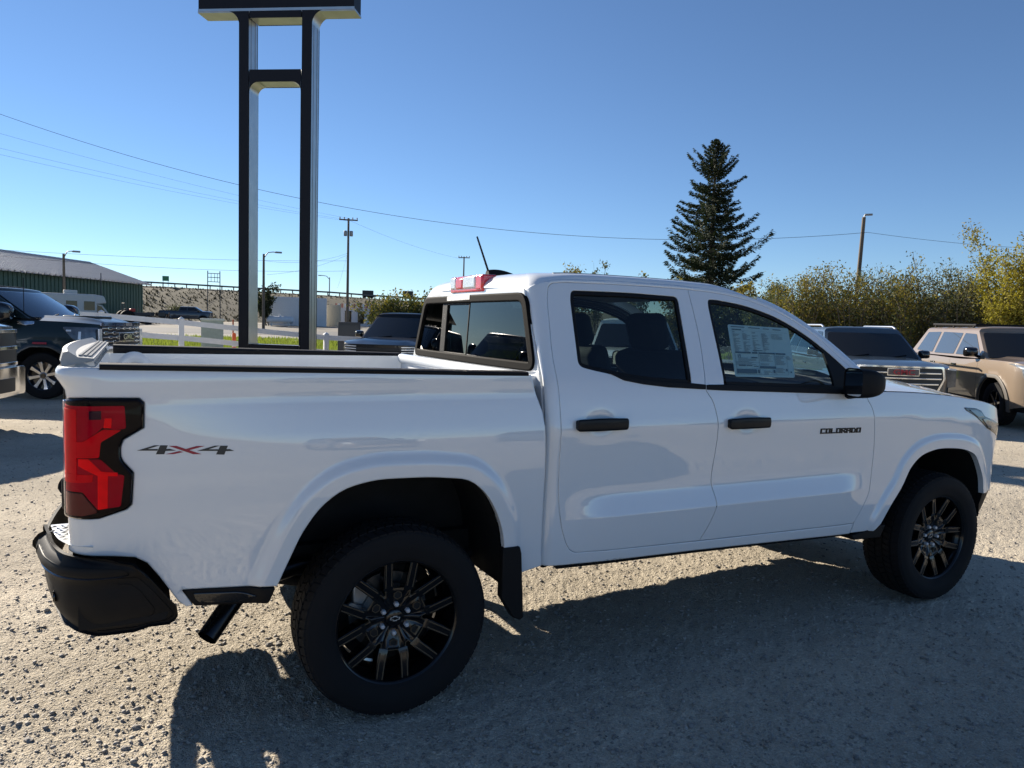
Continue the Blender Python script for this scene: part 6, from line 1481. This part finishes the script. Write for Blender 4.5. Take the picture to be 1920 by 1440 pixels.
m = MB(); prof = [(.001, -1.65)]+[(.42*math.sin(a), -1.65+.30*(1-math.cos(a))) for a in np.linspace(.2, math.pi/2, 7)]+[(.42*math.sin(a), 1.65-.30*(1-math.cos(a))) for a in np.linspace(math.pi/2, .2, 7)]+[(.001, 1.65)]
m.lathe(prof, 20, lambda r_, a, h: (h, r_*math.cos(a), .78+r_*math.sin(a))); m.build('shell', WCON, e, fix=True, angle=50)
for x in (-1.0, 1.0): m = MB(); m.box((x-.08, -.25, 0), (x+.08, .25, .45)); m.build('saddle', STEEL, e)
m = MB(); m.lathe([(.14, 1.18), (.14, 1.36), (.001, 1.40)], 12, lambda r_, a, h: (r_*math.cos(a), r_*math.sin(a), h)); m.build('valve_dome', WCON, e, fix=True)
# motor home, tractor, far pickup
p = at(150, 74); e = empty('motor_home', (p.x, p.y, float(gz(p.x, p.y))), R(8)); tag(e, 'white motor home parked before the green building', 'motor home')
zt = zat(160, 552, 74)-e.location.z
m = MB(); m.box((-3.2, -1.2, .55), (1.15, 1.2, zt)); bevel(m.build('body', mat('motor_home_white', (.48, .49, .48), .45, noise=.04), e), .12, 3)
m = MB(); m.prism([(1.1, .45), (2.75, .45), (2.8, 1.0), (2.1, 1.25), (1.6, 1.95), (1.1, 2.1)], -.95, .95, lambda u, v_, d: (u, d, v_)); bevel(m.build('cab', MATS['motor_home_white'], e, fix=True), .06)
m = MB(); m.prism([(1.2, 1.2), (1.95, 1.2), (1.55, 1.85), (1.2, 1.95)], -.965, .965, lambda u, v_, d: (u, d, v_)); m.build('cab_window', CGLASS, e, fix=True)
m = MB(); m.prism([(1.0, 2.0), (1.9, 2.15), (1.7, zt-.1), (1.0, zt)], -1.15, 1.15, lambda u, v_, d: (u, d, v_)); bevel(m.build('overcab', MATS['motor_home_white'], e, fix=True), .1)
for x in (-2.6, -1.1, .2): m = MB(); m.box((x, -1.225, 1.5), (x+.8, -1.195, 2.25)); m.build('window', CGLASS, e)
m = MB(); m.box((-3.15, -1.215, 1.05), (1.1, -1.202, 1.20)); m.build('stripe', mat('stripe_grey', (.2, .2, .21), .5), e)
m = MB(); m.box((-1.2, -.4, zt-.02), (-.2, .4, zt+.32)); bevel(m.build('roof_unit', MATS['motor_home_white'], e), .05)
for x in (-2.0, 2.0): m = MB(); m.lathe([(.01, -.13), (.2, -.15), (.38, -.12), (.38, .12)], 20, lambda r_, a, h: (x+r_*math.cos(a), -1.0+h, .38+r_*math.sin(a))); m.build('wheel', RUB, e, fix=True)
p = at(250, 88); e = empty('farm_tractor', (p.x, p.y, float(gz(p.x, p.y))), R(15)); tag(e, 'dark farm tractor with red hitch parked by the green building', 'tractor')
TB = mat('tractor_dark', (.03, .03, .032), .5)
m = MB(); m.box((-.6, -.45, .7), (1.6, .45, 1.25)); bevel(m.build('bonnet', TB, e), .1, 3)
m = MB(); m.box((-.9, -.5, .55), (-.2, .5, 1.15)); bevel(m.build('gearbox', TB, e), .06)
m = MB(); m.box((-.85, -.25, 1.15), (-.45, .25, 1.6)); bevel(m.build('driver_seat', TB, e), .06); m = MB(); m.box((-.35, -.3, 1.28), (.15, .3, 1.62)); bevel(m.build('dash_cowl', mat('tractor_red', (.45, .03, .02), .5), e), .08)
for s in (-1, 1):
    m = MB(); m.tube([(-.95, s*.5, 1.0), (-.95, s*.5, 2.15)], .04, 6); m.build('roll_bar_post', TB, e)
    for x, r_, nm in ((-.75, .72, 'rear_wheel'), (1.25, .48, 'front_wheel')):
        m = MB(); m.lathe([(.05, -.2), (r_*.55, -.16), (r_*.6, -.20), (r_, -.19), (r_, .19), (r_*.6, .2)], 24, lambda q, a, h: (x+q*math.cos(a), s*.75+h*1, r_+q*math.sin(a))); m.build(nm, RUB, e, fix=True)
m = MB(); m.tube([(-.95, -.5, 2.15), (-.95, .5, 2.15)], .04, 6); m.build('roll_bar', TB, e); m = MB(); m.tube([(.6, .25, 1.2), (.6, .25, 1.95)], .035, 6); m.build('exhaust_stack', TB, e)
for k, (px, lb) in enumerate(((284, 'dark implement hitched beside the tractor'), (303, 'dark frame implement left of the far pickup'))):
    p = at(px, 92); e = empty('farm_implement', (p.x, p.y, float(gz(p.x, p.y))), R(20*k)); tag(e, lb, 'farm implement')
    for z in (.35, .75, 1.1): m = MB(); m.tube([(-.75, 0, z), (.75, 0, z)], .06, 6); m.build('bar', TB, e)
    for x in (-.7, -.3, .1, .5, .75): m = MB(); m.tube([(x, -.2, 0), (x, 0, .6), (x+.1, 0, 1.15+.15*math.sin(9*x+k))], .05, 6); m.build('tine', mat('rusty_steel', (.10, .06, .04), .8), e)
    m = MB(); m.box((-.5, -.3, .85), (.3, .3, 1.25)); m.build('hopper', TB, e)
FP = dict(HD); FP.update(paint=paint('far_dark_blue_grey', (.03, .038, .05), .35, .3), face=F2[:1], cheek=[], text=None, winline=None, flare_mat=None)
p = at(350, 104); FPV = vehicle('far_pickup', FP, 'dark pickup parked far off across the road by the embankment', (p.x, p.y, float(gz(p.x, p.y))), R(-12))
# ================================================================== trees and shrubs
BARK = mat('grey_bark', (.10, .085, .065), .9, noise=.3, nscale=6, bump=.4, bscale=25)
def tri_mesh(name, V, m, parent):
    V = np.asarray(V, float).reshape(-1, 3); n = len(V)//3; me = bpy.data.meshes.new(name); me.vertices.add(len(V)); me.vertices.foreach_set('co', V.ravel())
    me.loops.add(n*3); me.loops.foreach_set('vertex_index', np.arange(n*3)); me.polygons.add(n); me.polygons.foreach_set('loop_start', np.arange(n)*3); me.update(calc_edges=True); me.materials.append(m)
    o = bpy.data.objects.new(name, me); COL.objects.link(o); o.parent = parent; return o
def leaves(C, size, g, asp=.45):
    """two triangles per leaf round the points C"""
    n = len(C); a = g.normal(size=(n, 3)); a /= np.linalg.norm(a, axis=1)[:, None]; b = g.normal(size=(n, 3)); b -= a*(a*b).sum(1)[:, None]; b /= np.linalg.norm(b, axis=1)[:, None]
    s = (size*(.6+.8*g.random(n)))[:, None]; t1, t2 = C+a*s, C-a*s; l, r = C+b*s*asp, C-b*s*asp
    return np.stack([t1, l, t2, t1, t2, r], 1).reshape(-1, 3)
def spruce(px, d, ytop, label):
    p = at(px, d); z0 = float(gz(p.x, p.y)); H = zat(px, ytop, d)-z0; e = empty('spruce_tree', (p.x, p.y, z0)); tag(e, label, 'tree'); g = np.random.default_rng(21)
    m = MB(); m.tube([(0, 0, 0), (.05, 0, H*.4), (0, .03, H*.75), (.02, 0, H*.97)], [.26, .19, .09, .02], 10); m.build('trunk', BARK, e, angle=60)
    V = []; br = MB(); z = 1.2; k = 0
    while z < H-.05:
        t = z/H; nb = 7 if t < .85 else 5
        L0 = np.interp(t, [.08, .30, .45, .57, .62, .70, .80, .87, .93, .97, 1.0], [3.4, 3.6, 3.7, 3.7, 2.7, 2.3, 1.9, 1.45, .85, .40, .05])
        for i in range(nb):
            a = k*2.4+i*6.283/nb+g.random()*.5; L = L0*(.34+.28*g.random()+.46*(g.random()**2))*(1.12 if (k*7+i) % 5 == 0 else .92); droop = .40*L*(1-t)*(.3+1.2*g.random()); up = .30*L*(1-.6*t)*(.3+g.random())
            pts = []
            for s in np.linspace(0, 1, 9):
                pts.append(np.array((L*s*math.cos(a), L*s*math.sin(a), z-droop*math.sin(s*2.3)+up*s**3+(.75*L*s if t > .80 else .12*L*s))))
            br.tube([tuple(q) for q in pts[::2]], [.028*(1-t)+.008, .02*(1-t)+.006, .012, .008, .005], 4, caps=False)
            pts = np.array(pts); n = int(26+105*L)
            s = g.random(n)**.75; idx = s*8; i0 = np.minimum(idx.astype(int), 7); fr_ = (idx-i0)[:, None]; C = pts[i0]*(1-fr_)+pts[i0+1]*fr_
            side = np.array((-math.sin(a), math.cos(a), 0)); spread = .34*L*(1.15-s)*.55+.05
            off = (g.random(n)*2-1)*spread; C = C+side[None]*off[:, None]; C[:, 2] -= g.random(n)*(.10+.16*(1-t))
            out = np.array((math.cos(a), math.sin(a), -.25))[None]+side[None]*np.sign(off)[:, None]*.7+g.normal(size=(n, 3))*.35; out /= np.linalg.norm(out, axis=1)[:, None]
            ln = (.10+.13*g.random(n))*(1.15-.45*t); wv = np.cross(out, g.normal(size=(n, 3))); wv /= np.linalg.norm(wv, axis=1)[:, None]; wd = (.022+.026*g.random(n))
            A = C+out*ln[:, None]; B1 = C+wv*wd[:, None]; B2 = C-wv*wd[:, None]; V.append(np.stack([A, B1, B2], 1).reshape(-1, 3))
        z += (.36-.17*t); k += 1
    # second leader
    br.build('branches', BARK, e); tri_mesh('crown', np.concatenate(V), leafmat('spruce_needles', (.030, .043, .022), .12), e)
spruce(1326, 45, 260, 'tall dark spruce rising behind the white pickup cab')
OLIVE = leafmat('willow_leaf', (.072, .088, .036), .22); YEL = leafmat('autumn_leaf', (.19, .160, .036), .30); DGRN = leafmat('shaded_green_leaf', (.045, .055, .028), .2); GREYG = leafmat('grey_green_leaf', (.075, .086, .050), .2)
def shrub(name, px, d, H, rad, label, seed, m1, m2=None, f2=.25, n=2600, stems=11, size=.075, group=None, cat='shrub', base=.12, z_extra=0):
    p = at(px, d); z0 = float(gz(p.x, p.y)); e = empty(name, (p.x, p.y, z0+z_extra)); tag(e, label, cat, group); g = np.random.default_rng(seed)
    st = MB(); P = []; wt = []
    for i in range(stems):
        a = g.random()*6.283; r_ = rad*(.25+.8*g.random()); h = H*(.62+.40*g.random()); mid = r_*.35; tip = np.array((r_*math.cos(a), r_*math.sin(a), h)); b0 = np.array((.25*g.normal(), .25*g.normal(), 0)); m0 = np.array((mid*math.cos(a+.3), mid*math.sin(a+.3), h*.5))
        c = [b0*(1-t)**2+m0*2*t*(1-t)+tip*t*t for t in np.linspace(0, 1, 7)]; st.tube([tuple(q) for q in c], [.035, .03, .025, .02, .015, .010, .005], 5, caps=False)
        for j in range(7):
            t = .30+.65*g.random(); q = b0*(1-t)**2+m0*2*t*(1-t)+tip*t*t; b = g.random()*6.283; L = .35+.65*g.random(); en = q+np.array((L*.6*math.cos(b), L*.6*math.sin(b), L*.75)); st.tube([tuple(q), tuple((q+en)/2+np.array((0, 0, -.03))), tuple(en)], [.012, .008, .004], 4, caps=False)
            P.append((q, en))
        P.append((c[3], c[6]))
    A = np.array([a for a, b in P]); B = np.array([b for a, b in P]); k = g.integers(0, len(P), n); s = g.random(n)[:, None]
    C = A[k]*(1-s)+B[k]*s+g.normal(size=(n, 3))*np.array((.15, .15, .13))*max(.7, rad/1.3); C[:, 2] = np.maximum(C[:, 2], base)
    st.build('stems', BARK, e)
    if m2 is None: tri_mesh('crown', leaves(C, size, g), m1, e)
    else:
        sel = g.random(n) < f2*np.clip(C[:, 2]/H*1.8-.3, 0.05, 1.6); tri_mesh('crown', leaves(C[~sel], size, g), m1, e); tri_mesh('yellow_leaves', leaves(C[sel], size, g), m2, e)
    return e
hpx = [1436, 1466, 1497, 1528, 1560, 1592, 1624, 1656, 1690, 1722, 1756, 1790, 1824, 1856]
hy = [540, 526, 512, 514, 528, 508, 518, 503, 510, 500, 498, 520, 505, 500]
cols = ['olive', 'olive', 'yellow flecked', 'yellow flecked', 'olive', 'yellow flecked', 'grey green', 'olive', 'yellow flecked', 'grey green', 'olive', 'grey green', 'yellow flecked', 'olive']
for i, (q, yy) in enumerate(zip(hpx, hy)):
    d = 29+1.6*math.sin(i*2.1); k = cols[i]
    shrub('willow_shrub', q, d, zat(q, yy, d), 1.05, '%s willow shrub in the hedge, %s from the left end' % (k, ('first', 'second', 'third', 'fourth', 'fifth', 'sixth', 'seventh', 'eighth', 'ninth', 'tenth', 'eleventh', 'twelfth', 'thirteenth', 'fourteenth')[i]), 40+i, GREYG if k == 'grey green' else OLIVE, YEL, .55 if k[0] == 'y' else .18, n=5200, stems=16, size=.045, group='willow shrubs in the hedge')
for i in range(9):    # second row closing the hedge foot, shade put into its dark leaf colour
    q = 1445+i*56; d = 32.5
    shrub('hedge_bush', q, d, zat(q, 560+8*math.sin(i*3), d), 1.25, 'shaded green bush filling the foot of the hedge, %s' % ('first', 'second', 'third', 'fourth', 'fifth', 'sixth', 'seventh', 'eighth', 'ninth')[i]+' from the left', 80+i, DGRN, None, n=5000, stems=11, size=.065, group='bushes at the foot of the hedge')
shrub('yellow_tree', 1905, 27, zat(1895, 436, 27), 1.35, 'bright yellow green tree at the right edge of the picture', 101, leafmat('yellow_green_leaf', (.25, .225, .04), .4), YEL, .3, n=22000, stems=22, size=.046, cat='tree')
shrub('yellow_tree', 1078, 62, zat(1070, 497, 62), 1.6, 'small yellow tree top showing left above the cab roof', 102, YEL, None, n=2600, stems=12, size=.11, cat='tree')
shrub('thin_tree', 1118, 62, zat(1118, 491, 62), 1.1, 'thin grey green tree top just above the cab roof', 103, OLIVE, YEL, .25, n=1500, stems=12, size=.10, cat='tree')
for i, (q, yy, c) in enumerate(((1268, 520, 1), (1330, 545, 0), (1385, 548, 0), (1418, 535, 1), (1180, 521, 0))):
    shrub('yellow_shrub', q, 40, zat(q, yy, 40), 1.2, ('yellow shrub at the left foot of the spruce', 'olive shrub below the middle of the spruce', 'olive shrub below the right of the spruce', 'yellow shrub at the right foot of the spruce', 'low olive shrub tip at the cab roof left of the spruce')[i], 120+i, OLIVE, YEL, .8 if c else .35, n=2600, stems=12, size=.085)
for i, (q, yy, rad) in enumerate(((716, 566, 2.2), (752, 553, 2.6), (790, 546, 2.6), (830, 556, 2.6), (880, 560, 2.6), (950, 566, 2.6))):
    shrub('olive_bush', q, 62, zat(q, yy, 62), rad, ('small olive bush above the black SUV bonnet', 'wide olive bush above the black SUV roof', 'olive bush at the rear corner of the cab', 'olive bush hidden behind the rear window', 'olive bush behind the left of the cab', 'olive bush behind the middle of the cab')[i], 140+i, OLIVE, YEL, .3, n=2600, stems=14, size=.13)
shrub('dark_bush', 499, 96, zat(499, 536, 96)-.75, 1.5, 'dark green bush behind the street lamp between the sign posts', 160, DGRN, None, n=2600, stems=10, size=.16)
shrub('sage_bush', 336, 122, 1.9, 1.7, 'pale sage bush above the far dark pickup', 161, GREYG, None, n=1500, stems=9, size=.16)
# ================================================================== cars parked behind the photographer (mirrored in the paint and glass)
def copy_tree(o, parent=None):
    c = o.copy(); COL.objects.link(c); c.parent = parent
    for ch in o.children: copy_tree(ch, c)
    return c
for src, (x, y, a), lb in (('black_sport_utility', (-6.5, -15.5, 80), 'black SUV parked behind the photographer, mirrored in the rear of the box side'), ('tan_sport_utility', (3.5, -16.0, 84), 'tan SUV parked behind the photographer, mirrored in the rear door'),
                           ('blue_sport_utility', (9.0, -15.0, 92), 'light blue SUV parked behind the photographer, mirrored in the front door'), ('black_sport_utility', (14.5, -13.5, 100), 'black SUV parked behind the photographer, mirrored in the front wing')):
    c = copy_tree(bpy.data.objects[src]); c.location = (x, y, 0); c.rotation_euler = (0, 0, R(a)); c['label'] = lb
